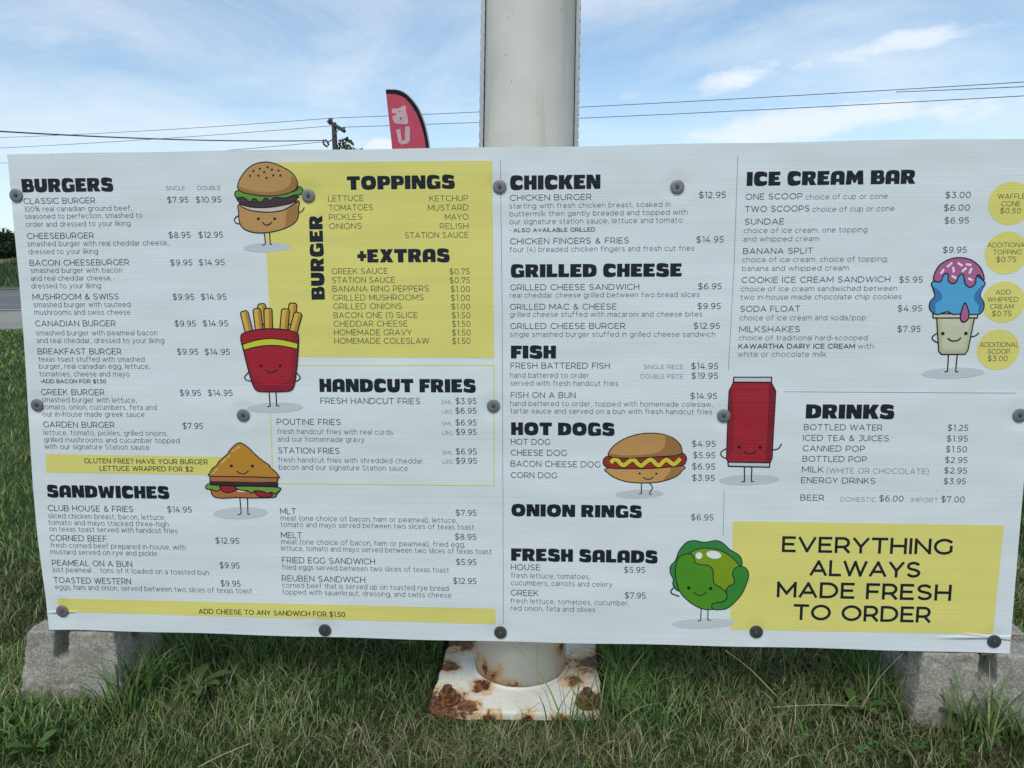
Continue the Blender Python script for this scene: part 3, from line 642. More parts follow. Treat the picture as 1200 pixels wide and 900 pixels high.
d.fill([(535, 490), (518, 643), (600, 604), (627, 556), (631, 480), (620, 430)], BUND, False, False)
d.fill([(130, 445), (200, 495), (360, 515), (500, 497), (600, 440), (610, 425), (360, 440)], (.62, .52, .45))
d.fill([(112, 385), (115, 425), (140, 450), (220, 470), (340, 475), (460, 462), (560, 440), (605, 420), (622, 395), (620, 375), (360, 370)], (.065, .035, .04))
d.fill([(120, 325), (85, 335), (78, 365), (100, 388), (150, 385), (190, 410), (215, 425), (240, 397), (265, 403), (300, 428), (330, 405), (345, 392), (370, 400), (390, 413), (430, 385), (520, 390), (600, 365), (650, 360), (675, 330), (665, 300), (635, 293), (600, 330), (380, 375), (180, 350)], (.12, .30, .035))
d.fill([(108, 310), (108, 260), (150, 180), (220, 110), (310, 78), (400, 80), (500, 120), (580, 170), (620, 230), (628, 280), (600, 325), (520, 355), (400, 372), (250, 362), (150, 340)], BUN)
d.fill([(572, 195), (570, 250), (520, 308), (400, 337), (250, 330), (116, 290), (122, 315), (150, 336), (250, 358), (400, 368), (520, 351), (598, 321), (622, 280), (612, 232)], BUND, False)
for x, y in ((366, 120), (298, 133), (241, 153), (336, 164), (404, 142), (462, 150), (212, 196), (285, 194), (356, 214), (417, 192), (478, 193)): d.dot(x, y, 10)
d.face((285, 573), (428, 573), 12, [(322, 605), (345, 625), (375, 625), (400, 603)])
d.build('burger_drawing', 'drawing of a smiling burger on thin legs')

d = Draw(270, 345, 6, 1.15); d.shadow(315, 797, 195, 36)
d.line([(272, 685), (280, 785), (264, 790)], sm=False); d.line([(320, 685), (325, 782), (342, 785)], sm=False)
d.line([(128, 548), (102, 578), (110, 600), (145, 610)]); d.line([(462, 548), (490, 580), (480, 603), (452, 612)])
for (a, b, hw) in (((232, 210), (219, 66), 28), ((430, 210), (441, 62), 28), ((135, 275), (95, 118), 27), ((206, 265), (186, 100), 27), ((270, 260), (265, 98), 28), ((376, 260), (390, 102), 28), ((438, 280), (480, 128), 28)):
    A = Vector(a); B = Vector(b); t = (B - A).normalized(); n2 = Vector((-t.y, t.x))
    c1 = [A - n2 * hw, B - n2 * hw - t * 12, B - n2 * (hw - 10), B + n2 * (hw - 10), B + n2 * hw - t * 12, A + n2 * hw]
    d.fill([tuple(v) for v in c1], (.66, .43, .07), True, False)
    d.fill([tuple(v) for v in (A + n2 * 4, B + n2 * 4 - t * 10, B + n2 * (hw - 6) - t * 12, A + n2 * (hw - 6))], (.45, .22, .045), False, False)
boxp = [(75, 310), (85, 278), (150, 255), (280, 240), (410, 252), (468, 272), (480, 300), (476, 420), (462, 560), (450, 635), (430, 670), (380, 681), (230, 682), (185, 672), (160, 635), (130, 540), (98, 410), (80, 340)]
d.fill(boxp, (.27, .012, .025))
d.fill([(85, 300), (150, 262), (280, 248), (400, 256), (440, 275), (440, 400), (430, 560), (380, 625), (280, 640), (190, 615), (150, 540), (112, 420)], (.36, .014, .026), False)
d.fill(smooth([(85, 352), (180, 322), (280, 310), (380, 320), (477, 344)], False) + smooth([(474, 386), (380, 365), (280, 358), (180, 370), (98, 392)], False), (.58, .58, .03), True, False)
d.face((217, 502), (352, 502), 11, [(252, 530), (270, 547), (305, 547), (328, 528)]); d.build('fries_drawing', 'drawing of a smiling red box of fries')

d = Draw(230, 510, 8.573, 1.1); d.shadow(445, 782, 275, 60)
d.line([(438, 630), (452, 775), (445, 793), (422, 797)], sm=False); d.line([(515, 632), (520, 793), (540, 793)], sm=False)
d.fill([(150, 520), (150, 560), (165, 605), (210, 628), (300, 632), (400, 625), (520, 630), (700, 628), (790, 622), (812, 590), (815, 540), (480, 500)], (.44, .15, .045))
d.fill([(410, 562), (440, 548), (490, 560), (470, 570)], (.7, .66, .6), False)
d.fill([(150, 490), (118, 490), (95, 515), (108, 540), (160, 545), (200, 562), (238, 545), (250, 510)], (.16, .34, .05))
d.fill([(245, 510), (410, 512), (385, 558), (320, 575), (265, 558)], (.33, .02, .025))
d.fill([(585, 560), (640, 545), (765, 590), (735, 618), (680, 626), (620, 605)], (.33, .02, .025))
d.fill([(415, 512), (820, 522), (822, 570), (790, 585), (755, 570), (720, 584), (690, 570), (640, 558), (590, 558), (560, 582), (520, 558), (430, 545)], (.16, .34, .05))
d.fill([(138, 466), (300, 472), (480, 468), (816, 478), (820, 500), (812, 518), (400, 508), (150, 498)], (.05, .022, .025), True, False)
d.fill([(138, 410), (480, 415), (822, 425), (815, 472), (600, 476), (480, 472), (300, 468), (142, 466)], (.42, .15, .05), True, False)
d.fill([(437, 76), (395, 95), (330, 160), (325, 178), (225, 270), (215, 295), (165, 335), (140, 378), (138, 408), (350, 414), (600, 418), (820, 425), (822, 400), (800, 368), (740, 318), (735, 300), (650, 240), (560, 160), (550, 145), (480, 90)], (.50, .235, .022))
for a, b in (((435, 115), (405, 135)), ((385, 150), (372, 160)), ((335, 205), (320, 218)), ((300, 235), (258, 280)), ((215, 335), (190, 360)), ((180, 370), (168, 385))): d.line([a, b], 1.0, (.72, .55, .25), False)
d.face((356, 307), (567, 308), 15, [(412, 360), (440, 382), (490, 384), (525, 357)]); d.build('sandwich_drawing', 'drawing of a smiling triangular toasted sandwich')

d = Draw(700, 500, 10, 1.0); d.shadow(490, 788, 280, 50)
d.line([(515, 660), (517, 780), (495, 788)], sm=False); d.line([(612, 660), (645, 710), (628, 750), (612, 778), (630, 795)])
d.fill([(112, 490), (125, 540), (200, 595), (330, 640), (500, 658), (680, 652), (830, 620), (940, 570), (985, 520), (992, 460), (500, 440)], (.55, .295, .085))
d.fill([(862, 470), (850, 530), (760, 634), (830, 615), (938, 567), (982, 518), (987, 462)], (.36, .165, .045), False, False)
d.fill([(140, 350), (95, 355), (68, 400), (80, 450), (140, 482), (300, 492), (600, 490), (860, 470), (1000, 450), (1040, 400), (1040, 350), (1010, 315), (960, 315), (700, 340), (300, 360)], (.28, .028, .018))
mu = smooth([(162, 418), (195, 385), (235, 390), (270, 432), (310, 450), (350, 425), (400, 388), (440, 398), (480, 440), (520, 455), (560, 422), (610, 388), (650, 398), (690, 440), (730, 450), (770, 410), (810, 388), (850, 412), (890, 438), (930, 418), (968, 375)], False, 4)
d.line(mu, 5.6, sm=False); d.line(mu, 4.0, (.66, .52, .035), False)
d.fill([(130, 335), (140, 290), (200, 215), (320, 140), (470, 90), (620, 75), (780, 90), (900, 140), (970, 210), (992, 280), (985, 312), (900, 338), (700, 350), (400, 368), (200, 360)], (.50, .27, .085))
d.fill([(795, 93), (800, 180), (770, 255), (690, 305), (500, 330), (300, 335), (142, 315), (155, 343), (250, 358), (400, 364), (700, 345), (900, 333), (982, 308), (987, 280), (965, 213), (900, 146)], (.33, .155, .045), False, True)
d.face((496, 547), (690, 549), 13, [(540, 593), (565, 610), (620, 612), (650, 590)]); d.build('hot_dog_drawing', 'drawing of a smiling hot dog with mustard')

d = Draw(835, 435, 6.43, 1.15); d.shadow(275, 818, 225, 40)
d.line([(240, 720), (240, 832), (222, 832)], sm=False); d.line([(296, 720), (292, 830), (310, 832)], sm=False)
d.line([(105, 582), (70, 603), (62, 625), (75, 645), (105, 658)]); d.line([(455, 593), (495, 583), (518, 548)])
cb = [(158, 83), (442, 85), (475, 150), (470, 250), (458, 450), (448, 655), (432, 688), (120, 685), (105, 658), (112, 450), (120, 250), (125, 148)]
d.fill(cb, (.35, .016, .024), True, False)
d.fill([(425, 95), (442, 98), (468, 155), (463, 260), (450, 460), (441, 650), (428, 678), (400, 680), (415, 400)], (.20, .010, .020), False, False)
d.fill([(130, 165), (150, 130), (160, 400), (150, 600), (118, 655), (119, 450)], (.24, .012, .022), False, False)
d.fill([(160, 45), (445, 45), (442, 83), (157, 81)], (.55, .57, .60), True, False)
d.fill([(115, 685), (432, 690), (428, 722), (120, 715)], (.55, .57, .60), True, False)
d.face((200, 570), (357, 573), 13, [(238, 605), (260, 620), (300, 620), (322, 604)]); d.build('drink_can_drawing', 'drawing of a smiling red drink can')

d = Draw(775, 625, 7.5, .95); d.shadow(370, 792, 280, 45)
d.line([(350, 660), (345, 765), (322, 770)], sm=False); d.line([(410, 660), (408, 760), (432, 763)], sm=False); d.line([(110, 475), (85, 505), (95, 530), (155, 552)], 1.4)
d.fill([(290, 62), (220, 80), (155, 155), (125, 235), (80, 290), (80, 350), (105, 400), (100, 440), (115, 475), (160, 508), (300, 500), (600, 300), (700, 288), (705, 235), (680, 190), (600, 140), (540, 85), (480, 62), (380, 78)], (.035, .22, .045))
d.fill([(240, 178), (165, 200), (130, 270), (125, 380), (160, 505), (240, 595), (340, 655), (430, 668), (560, 640), (680, 520), (700, 400), (690, 290), (600, 195), (500, 145), (380, 128), (300, 145)], (.20, .31, .008))
d.fill([(240, 176), (165, 200), (130, 270), (125, 380), (160, 505), (240, 595), (340, 655), (430, 668), (452, 640), (480, 608), (540, 598), (575, 565), (568, 515), (520, 475), (465, 440), (455, 380), (452, 320), (410, 280), (330, 272), (295, 250), (285, 210), (262, 180)], (.075, .26, .012))
d.fill([(690, 288), (642, 310), (625, 360), (642, 410), (635, 440), (590, 465), (570, 500), (578, 560), (545, 598), (480, 608), (445, 625), (450, 660), (500, 670), (590, 650), (700, 540), (755, 420), (765, 350), (740, 303)], (.035, .23, .025))
d.dot(330, 195, 30, (.74, .8, .74)); d.dot(460, 187, 66, (.74, .8, .74), 34, .15)
d.face((240, 478), (432, 483), 15, [(287, 518), (310, 538), (360, 540), (390, 518)]); d.build('lettuce_drawing', 'drawing of a smiling green head of lettuce')

d = Draw(1075, 295, 6, 1.15); d.shadow(250, 852, 220, 38)
d.line([(218, 725), (212, 840), (193, 845)], sm=False); d.line([(280, 725), (268, 842), (285, 845)], sm=False)
d.line([(140, 572), (108, 595), (107, 617), (142, 640)]); d.line([(375, 598), (405, 592), (430, 572)])
d.fill([(135, 466), (400, 466), (355, 690), (335, 720), (170, 722), (150, 700)], (.50, .49, .30), True, False)
d.fill([(165, 475), (372, 475), (335, 670), (310, 690), (195, 690), (178, 672)], (.58, .57, .40), False, False)
d.fill([(108, 437), (425, 437), (420, 465), (110, 465)], (.60, .58, .45), True, False)
d.fill([(113, 205), (110, 260), (122, 310), (88, 355), (88, 405), (130, 440), (165, 435), (210, 422), (250, 440), (300, 438), (420, 440), (460, 410), (466, 360), (440, 310), (455, 260), (465, 205), (300, 120)], (.085, .36, .60))
d.fill([(115, 250), (165, 290), (170, 335), (125, 370), (128, 425), (95, 400), (92, 360), (125, 312)], (.05, .17, .40), False)
d.fill([(458, 235), (452, 270), (437, 310), (462, 360), (452, 408), (428, 425), (430, 380), (400, 340), (405, 290)], (.05, .17, .40), False)
d.fill([(120, 205), (115, 170), (150, 100), (220, 55), (300, 42), (380, 60), (440, 110), (465, 170), (463, 200), (430, 162), (412, 180), (405, 225), (370, 250), (335, 225), (322, 168), (308, 158), (290, 172), (270, 215), (240, 222), (216, 203), (215, 162), (200, 152), (180, 167), (165, 205), (140, 213)], (.42, .12, .26))
for a, b in (((210, 105), (240, 80)), ((285, 80), (313, 98)), ((342, 88), (375, 93)), ((250, 110), (254, 142)), ((315, 138), (340, 115)), ((378, 118), (365, 150)), ((165, 152), (183, 125)), ((243, 172), (268, 185)), ((358, 188), (382, 200))): d.line([a, b], 1.7, (.78, .74, .78), False)
d.fill([(332, 360), (358, 420), (355, 470), (325, 495), (302, 475), (306, 425)], (.42, .12, .26))
d.face((177, 574), (339, 573), 12, [(213, 610), (240, 625), (280, 623), (302, 605)]); d.build('ice_cream_drawing', 'drawing of a smiling ice cream cup with blue scoop and pink topping')

# ------------------------------------------------------------------ screws with broad washers
def metal(name, c, rough, met=.8, var=.3):
    m, n, p = mat(name); q = G(n); nn = q.noise(q.obj(), 120, 4, .6)
    q.l(q.mix(nn, tuple(x * (1 - var) for x in c), tuple(min(1, x * (1 + var)) for x in c)), p.inputs['Base Color'])
    p.inputs['Metallic'].default_value = met; p.inputs['Roughness'].default_value = rough; q.bump(nn, .15, .001, p); return m
MW = metal('zinc_washer', (.20, .205, .21), .55, .5); MWd = metal('weathered_washer', (.05, .065, .06), .6, .3); MS = metal('screw_head', (.10, .10, .10), .5, .6)
MR = metal('rusty_screw', (.16, .07, .04), .75, .2, .5)
def washer_mesh():
    bm = bmesh.new(); prof = [(.0034, -.0012), (.0036, -.0021), (.0060, -.0026), (.0153, -.0026), (.0159, -.0022), (.0160, -.0004)]
    rings = [[bm.verts.new((r_ * math.cos(a), y, r_ * math.sin(a))) for a in np.linspace(0, 2 * math.pi, 32, endpoint=False)] for r_, y in prof]
    for A, B in zip(rings, rings[1:]):
        for i in range(32): bm.faces.new((A[i], A[(i + 1) % 32], B[(i + 1) % 32], B[i]))
    bm.faces.new(rings[0]); bmesh.ops.recalc_face_normals(bm, faces=bm.faces)
    me = bpy.data.meshes.new('washer'); bm.to_mesh(me); bm.free(); return me
def screw_mesh():
    bm = bmesh.new(); prof = [(.0042, -.0028), (.0043, -.0048), (.0034, -.0058), (.0016, -.0058), (.0012, -.0046)]
    rings = [[bm.verts.new((r_ * math.cos(a), y, r_ * math.sin(a))) for a in np.linspace(0, 2 * math.pi, 12, endpoint=False)] for r_, y in prof]
    for A, B in zip(rings, rings[1:]):
        for i in range(12): bm.faces.new((A[i], A[(i + 1) % 12], B[(i + 1) % 12], B[i]))
    bm.faces.new(rings[-1]); bmesh.ops.recalc_face_normals(bm, faces=bm.faces)
    me = bpy.data.meshes.new('screw'); bm.to_mesh(me); bm.free(); return me
wz, wd_ = washer_mesh(), washer_mesh(); wz.materials.append(MW); wd_.materials.append(MWd)
s1, s2 = screw_mesh(), screw_mesh(); s1.materials.append(MS); s2.materials.append(MR)
for me in (wz, wd_, s1, s2): me.polygons.foreach_set('use_smooth', [True] * len(me.polygons)); me.set_sharp_from_angle(angle=R(40)) if hasattr(me, 'set_sharp_from_angle') else None
for i, (x, y, dark) in enumerate(SCREWPOS):
    u, v = P(x, y); o = bpy.data.objects.new('washer', wd_ if dark else wz); col.objects.link(o); o.parent = board
    o.location = (u, -.0016, v); o.rotation_euler = (R(random.uniform(-2.5, 2.5)), random.uniform(0, 6), R(random.uniform(-2.5, 2.5)))
    s_ = bpy.data.objects.new('screw', s2 if i in (2, 9, 11, 12) else s1); col.objects.link(s_); s_.parent = o

# ------------------------------------------------------------------ ground, road, field
def gmat():
    m, n, p = mat('turf_soil'); q = G(n); o = q.obj()
    a = q.noise(o, 1.3, 5, .6); b = q.noise(o, 22, 5, .65); c = q.noise(o, .16, 4, .55)
    col1 = q.mix(q.ramp(b, .35, .7), (.014, .020, .007), (.045, .058, .018))
    col2 = q.mix(q.ramp(b, .4, .65), (.045, .036, .020), (.11, .092, .048))
    f = q.ramp(a, .50, .72); c1 = q.mix(q.m('MULTIPLY', f, .7), col1, col2)
    c1 = q.mix(q.ramp(c, .45, .7), c1, q.mix(b, (.05, .075, .02), (.10, .12, .04)))
    q.l(c1, p.inputs['Base Color']); p.inputs['Roughness'].default_value = .95; p.inputs['Specular IOR Level'].default_value = .1
    q.bump(b, .8, .03, p); return m
GM = gmat()
def hgt(x, y):
    """lie of the land: flat by the board, a gentle rise beyond the road"""
    s = 0.0
    if y > 44: s = 4.6 * min(1, (y - 44) / 150) ** 1.2
    return s + (0.012 * noise.noise(Vector((x * 1.5, y * 1.5, 3))) if y < 14 else 0)
def sheet(name, xs, ys, dz, m, kind='structure'):
    bm = bmesh.new(); g = [[bm.verts.new((x, y, hgt(x, y) + dz)) for x in xs] for y in ys]
    for j in range(len(ys) - 1):
        for i in range(len(xs) - 1): bm.faces.new((g[j][i], g[j][i + 1], g[j + 1][i + 1], g[j + 1][i]))
    o = frombm(name, bm, m, None, True); o['kind'] = kind; return o
xs = list(np.concatenate([[-1500, -600, -300, -150, -80, -40, -20, -12, -8], np.arange(-5, 5.01, .25), [8, 12, 20, 40, 80, 150, 300, 600, 1500]]))
ys = list(np.concatenate([[-600, -200, -60, -20, -8], np.arange(-3, 6.01, .25), [8, 10, 12, 14, 18, 22, 30, 38, 44, 50, 60, 75, 90, 110, 130, 160, 194, 260, 500, 1500, 3000]]))
sheet('ground', xs, ys, 0, GM)
# road positions, from the strip at the left of the picture
def gy(py, px=10): return onz(px, py, 0).y
Y0, Y1, Y2 = gy(388), gy(365), gy(340)
m_, n2, p2 = mat('gravel'); q = G(n2); o = q.obj(); a = q.noise(o, 18, 6, .8); b = q.noise(o, .7, 4, .6)
q.l(q.mix(q.ramp(b, .35, .65), q.mix(q.ramp(a, .3, .7), (.13, .12, .105), (.34, .32, .28)), q.mix(q.ramp(a, .3, .7), (.20, .19, .165), (.40, .38, .34))), p2.inputs['Base Color']); p2.inputs['Roughness'].default_value = .95; q.bump(a, .8, .02, p2)
XR = [-300, -100, -60, -40, -25, -15, -5, 5, 20, 50, 100, 300]
sheet('gravel_shoulder', XR, [Y0, Y1 + .3], .008, m_)
m_, n2, p2 = mat('asphalt'); q = G(n2); o = q.obj(); a = q.noise(o, 30, 5, .7); b = q.noise(o, .35, 4, .6, scale=(.15, 1.8, 1))
q.l(q.mix(q.ramp(b, .35, .7), q.mix(a, (.085, .084, .08), (.11, .108, .102)), q.mix(a, (.14, .138, .13), (.19, .185, .175))), p2.inputs['Base Color']); p2.inputs['Roughness'].default_value = .85; q.bump(a, .4, .01, p2)
sheet('road', XR, [Y1, Y2], .014, m_)
m_, n2, p2 = mat('road_paint'); q = G(n2); a = q.noise(q.obj(), 12, 5, .7); q.l(q.mix(q.ramp(a, .4, .6), (.40, .40, .39), (.62, .62, .60)), p2.inputs['Base Color'])
o = sheet('road_edge_line', XR, [Y1 + .55, Y1 + .75], .018, m_)
m_, n2, p2 = mat('far_field'); q = G(n2); o = q.obj(); a = q.noise(o, .9, 6, .7, scale=(1, .5, 1)); b = q.noise(o, .05, 4, .6)
q.l(q.mix(q.ramp(b, .35, .65), q.mix(q.ramp(a, .35, .65), (.035, .06, .02), (.09, .12, .045)), q.mix(q.ramp(a, .3, .7), (.075, .095, .04), (.15, .15, .075))), p2.inputs['Base Color']); p2.inputs['Roughness'].default_value = 1
sheet('field', [-400, -200, -150, -100, -60, -30, 0, 40, 100, 200, 400], [Y2 + .5, 44, 50, 60, 75, 90, 110, 130, 160, 194, 260, 320], .02, m_)

# ------------------------------------------------------------------ grass
def vcol_mat(name, rough=.6, trans=.25):
    m, n, p = mat(name); q = G(n); a = q.n('ShaderNodeAttribute', attribute_name='tone')
    q.l(a.outputs['Color'], p.inputs['Base Color']); p.inputs['Roughness'].default_value = rough; p.inputs['Specular IOR Level'].default_value = .25
    if trans:
        t = q.n('ShaderNodeBsdfTranslucent'); q.l(a.outputs['Color'], t.inputs[0]); mxs = q.n('ShaderNodeMixShader'); mxs.inputs[0].default_value = trans
        q.l(p.outputs[0], mxs.inputs[1]); q.l(t.outputs[0], mxs.inputs[2]); q.l(mxs.outputs[0], n.nodes['Material Output'].inputs[0])
    return m
MG = vcol_mat('grass_blade')
def patchy(x, y, s, seed):
    """smooth value noise on arrays"""
    r_ = np.random.default_rng(seed); T = r_.random((64, 64)); X_ = x * s + 100; Y_ = y * s + 100
    xi = np.floor(X_).astype(int); yi = np.floor(Y_).astype(int); fx = X_ - xi; fy = Y_ - yi
    fx = fx * fx * (3 - 2 * fx); fy = fy * fy * (3 - 2 * fy); g = lambda i, j: T[(xi + i) % 64, (yi + j) % 64]
    return (g(0, 0) * (1 - fx) + g(1, 0) * fx) * (1 - fy) + (g(0, 1) * (1 - fx) + g(1, 1) * fx) * fy
def blades(name, x, y, h, wd, lean, colr, label, cat, seg=3, z0=None, flat=None, parent=None):
    n = len(x); ang = rng.random(n) * 2 * np.pi; bend = ang + rng.normal(0, .5, n)
    dx, dy = np.cos(ang), np.sin(ang); lx, ly = np.cos(bend + np.pi / 2), np.sin(bend + np.pi / 2)
    z0 = np.zeros(n) if z0 is None else z0
    V = np.zeros((n, seg * 2 + 1, 3), np.float32)
    for s in range(seg + 1):
        t = s / seg; wv = wd * (1 - t ** 1.6) * (.75 if s == 0 else 1) / 2
        off = lean * h * t ** 1.8; zz = z0 + h * t * np.sqrt(np.clip(1 - (lean * t) ** 2 * .55, .08, 1))
        cx = x + lx * off; cy = y + ly * off
        if s < seg:
            V[:, 2 * s] = np.stack([cx - dx * wv, cy - dy * wv, zz], 1); V[:, 2 * s + 1] = np.stack([cx + dx * wv, cy + dy * wv, zz], 1)
        else: V[:, 2 * s] = np.stack([cx, cy, zz], 1)
    nv = seg * 2 + 1; base = (np.arange(n) * nv)[:, None]
    quads = np.concatenate([base + np.array([2 * s, 2 * s + 1, 2 * s + 3, 2 * s + 2]) for s in range(seg - 1)], 1).reshape(-1, 4)
    tri = base + np.array([2 * seg - 2, 2 * seg - 1, 2 * seg])
    loops = np.concatenate([quads.ravel(), tri.ravel()]); nq, ntr = len(quads), len(tri)
    me = bpy.data.meshes.new(name); me.vertices.add(n * nv); me.vertices.foreach_set('co', V.ravel())
    me.loops.add(len(loops)); me.loops.foreach_set('vertex_index', loops.astype(np.int32)); me.polygons.add(nq + ntr)
    me.polygons.foreach_set('loop_start', np.concatenate([np.arange(nq) * 4, nq * 4 + np.arange(ntr) * 3]).astype(np.int32))
    me.update(calc_edges=True)
    c = np.ones((n, nv, 4), np.float32); c[:, :, :3] = colr[:, None, :]
    a = me.attributes.new('tone', 'FLOAT_COLOR', 'POINT'); a.data.foreach_set('color', c.ravel())
    me.polygons.foreach_set('use_smooth', [True] * (nq + ntr))
    o = link(name, me, MG, parent)
    if cat: tag(o, label, cat, kind='stuff')
    return o
GREENS = np.array([(.070, .150, .030), (.115, .215, .040), (.15, .235, .058), (.045, .095, .028), (.22, .29, .12)])
STRAW = np.array([(.30, .27, .13), (.21, .185, .085), (.44, .41, .25), (.14, .125, .055)])
def gcol(n, dry):
    c = GREENS[rng.integers(0, 5, n)] * rng.uniform(.78, 1.42, (n, 1)); s = STRAW[rng.integers(0, 4, n)] * rng.uniform(.7, 1.2, (n, 1))
    k_ = rng.random(n) < dry; c[k_] = s[k_]; return c.astype(np.float32)
# things the grass does not grow through
PIPE_R = .126; PCX = .0166; PCY = .062 + PIPE_R
blocks_at = []
def free(x, y):
    k_ = ~((np.abs(x - PCX) < .235) & (y > PCY - .25) & (y < PCY + .235))
    for bx, by in blocks_at: k_ &= ~((np.abs(x - bx) < .145) & (np.abs(y - by) < .125))
    return k_
bl = onz(90, 812, 0); brr = onz(1168, 838, 0)
blocks_at = [(-1.16, .09), (1.165, .09)]
def field_of(n, x0, x1, y0, y1, hlo, hhi, wd, name, label, seg=3, tallbias=True, dryk=1.0):
    x = rng.uniform(x0, x1, n); y = rng.uniform(y0, y1, n); k_ = free(x, y); x, y = x[k_], y[k_]; n = len(x)
    p1 = patchy(x, y, 3.1, 1); p2_ = patchy(x, y, 9, 2); p3 = patchy(x, y, 1.1, 3)
    h = (hlo + (hhi - hlo) * (p1 * .6 + p2_ * .4)) * rng.uniform(.45, 1.25, n)
    if tallbias:
        under = np.exp(-((y - .42) / .34) ** 2) * (np.abs(x) < 1.5)
        h *= 1 + 1.3 * under * (.4 + p2_)
        near = np.exp(-(((x - PCX) / .42) ** 2 + ((y - PCY) / .36) ** 2) ** 2) ; h *= 1 + .7 * near
        h *= 1 - .80 * ((np.abs(x - PCX) < .25) & (y < PCY - .2) & (y > PCY - .33))
    dry = np.clip((p3 - .42) * .9 + (p2_ - .5) * .5 + .14, .06, .44) * dryk
    c = gcol(n, dry); c *= (.70 + .6 * p1)[:, None] * (.75 + .5 * p2_)[:, None]
    lean = np.clip(rng.beta(2.4, 1.7, n) * 1.05, .05, .96)
    lean = np.where(rng.random(n) < .22, .98, lean)
    return blades(name, x, y, h, wd * rng.uniform(.6, 1.35, n), lean, c, label, 'grass', seg)
field_of(125000, -1.9, 1.9, -.62, 1.25, .014, .050, .0034, 'grass', 'uneven green and straw coloured lawn grass growing round the foot of the board')
field_of(42000, -5.2, -1.0, -.3, 4.2, .025, .075, .0055, 'grass', 'mown green lawn grass left of the board', 3, False, .55)
field_of(26000, -9.5, -2.6, 4.2, 10.5, .03, .09, .014, 'grass', 'green lawn grass reaching back towards the gravel', 2, False, .45)
field_of(9000, -13.5, -6.0, 10.5, Y0, .04, .10, .03, 'grass', 'coarse brownish grass along the gravel edge', 2, False, .9)
field_of(24000, -1.0, 3.6, 1.0, 3.9, .025, .075, .0055, 'grass', 'mown green lawn grass behind and right of the board', 3, False, .55)
# long uncut blades under the board and round the column
n = 15000; y = 44 + 120 * rng.random(n) ** 1.4; x = -.66 * y + rng.uniform(-14, 26, n); zf = np.array([hgt(0, b) for b in y])
blades('field_grass', x, y, rng.uniform(.25, .9, n) * (.5 + patchy(x, y, .05, 9)), rng.uniform(.08, .2, n), rng.uniform(.1, .8, n), (np.where(patchy(x, y, .06, 12)[:, None] > .5, np.array([[.11, .12, .05]]), np.array([[.05, .085, .03]])) * rng.uniform(.5, 1.5, (n, 1))).astype(np.float32), 'tall rough grass of the field beyond the road', 'grass', 2, zf)
def tufts(spots, name, label, hh, nn, sp, dry=.10, wd=.0058):
    X_, Y_ = [], []
    for sx, sy in spots: X_.append(rng.normal(sx, sp, nn)); Y_.append(rng.normal(sy, sp, nn))
    x = np.concatenate(X_); y = np.concatenate(Y_); k_ = free(x, y); x, y = x[k_], y[k_]; n = len(x)
    h = hh * rng.uniform(.3, 1.15, n); lean = np.clip(rng.beta(2.2, 1.4, n), .1, .97)
    return blades(name, x, y, h, wd * rng.uniform(.6, 1.2, n), lean, gcol(n, dry) * .9, label, 'grass', 5)
sp_ = [(x + random.uniform(-.05, .05), random.uniform(.22, .75)) for x in np.arange(-.95, 1.0, .052) if abs(x - PCX) > .2]
sp_ += [(PCX - .27, PCY + .05), (PCX + .27, PCY + .0), (PCX + .29, PCY - .1), (PCX + .21, PCY - .24), (PCX + .3, PCY + .1)]
sp_ += [(-.97, .03), (-.95, .12), (-.93, .2), (-.99, -.04), (.96, .06), (.93, .16), (1.1, -.06), (1.2, -.07)]
tufts([(PCX + .10, PCY - .265), (PCX + .185, PCY - .26), (PCX + .14, PCY - .27), (PCX - .25, PCY - .05), (PCX - .24, PCY + .12), (PCX + .24, PCY - .16)], 'tall_grass', 'few long dark blades leaning over the rusty base plate', .20, 9, .02, .1, .005)
tufts(sp_, 'tall_grass', 'tall uncut dark green grass under the board and round the column', .17, 85, .032)
# a few lone straw stalks lying in the turf, and dead thatch
n = 13000; x = rng.uniform(-1.9, 1.9, n); y = rng.uniform(-.6, .9, n); k_ = free(x, y) & (patchy(x, y, 1.1, 3) * .6 + patchy(x, y, 5, 5) * .4 > .42); x, y = x[k_], y[k_]
xm = rng.normal(PCX - .05, .28, 2000); ym = rng.normal(PCY - .41, .06, 2000); k_ = free(xm, ym); x = np.concatenate([x, xm[k_]]); y = np.concatenate([y, ym[k_]]); n = len(x)
blades('dead_thatch', x, y, rng.uniform(.02, .065, n), rng.uniform(.0012, .0030, n), np.full(n, .985), (STRAW[rng.integers(0, 4, n)] * rng.uniform(.6, 1.1, (n, 1))).astype(np.float32), 'dry straw coloured dead grass lying in the lawn', 'dead grass', 3, rng.uniform(.008, .03, n))

# clover and other small round leaves through the lawn
n = 2300; x = rng.uniform(-1.9, 1.9, n); y = rng.uniform(-.6, 1.0, n); k_ = free(x, y) & (patchy(x, y, 2.3, 21) > .56); x, y = x[k_], y[k_]; n = len(x)
hz = rng.uniform(.014, .038, n); LV = []; LF = []; LC = []
for i in range(n):
    a0 = rng.random() * 6.28; r1 = rng.uniform(.0045, .0085); cc = np.array((.075, .15, .036)) * rng.uniform(.6, 1.4)
    for j in range(3):
        a = a0 + j * 2.094; ca, sa = math.cos(a), math.sin(a); b0 = len(LV); tz = rng.uniform(-.003, .003)
        for (f, g) in ((.05, 0), (.9, .55), (1.35, .75), (1.7, .4), (1.6, 0), (1.7, -.4), (1.35, -.75), (.9, -.55)):
            LV.append((x[i] + (ca * f - sa * g) * r1, y[i] + (sa * f + ca * g) * r1, hz[i] + tz * f)); LC.append((*cc, 1))
        LF.append(list(range(b0, b0 + 8)))
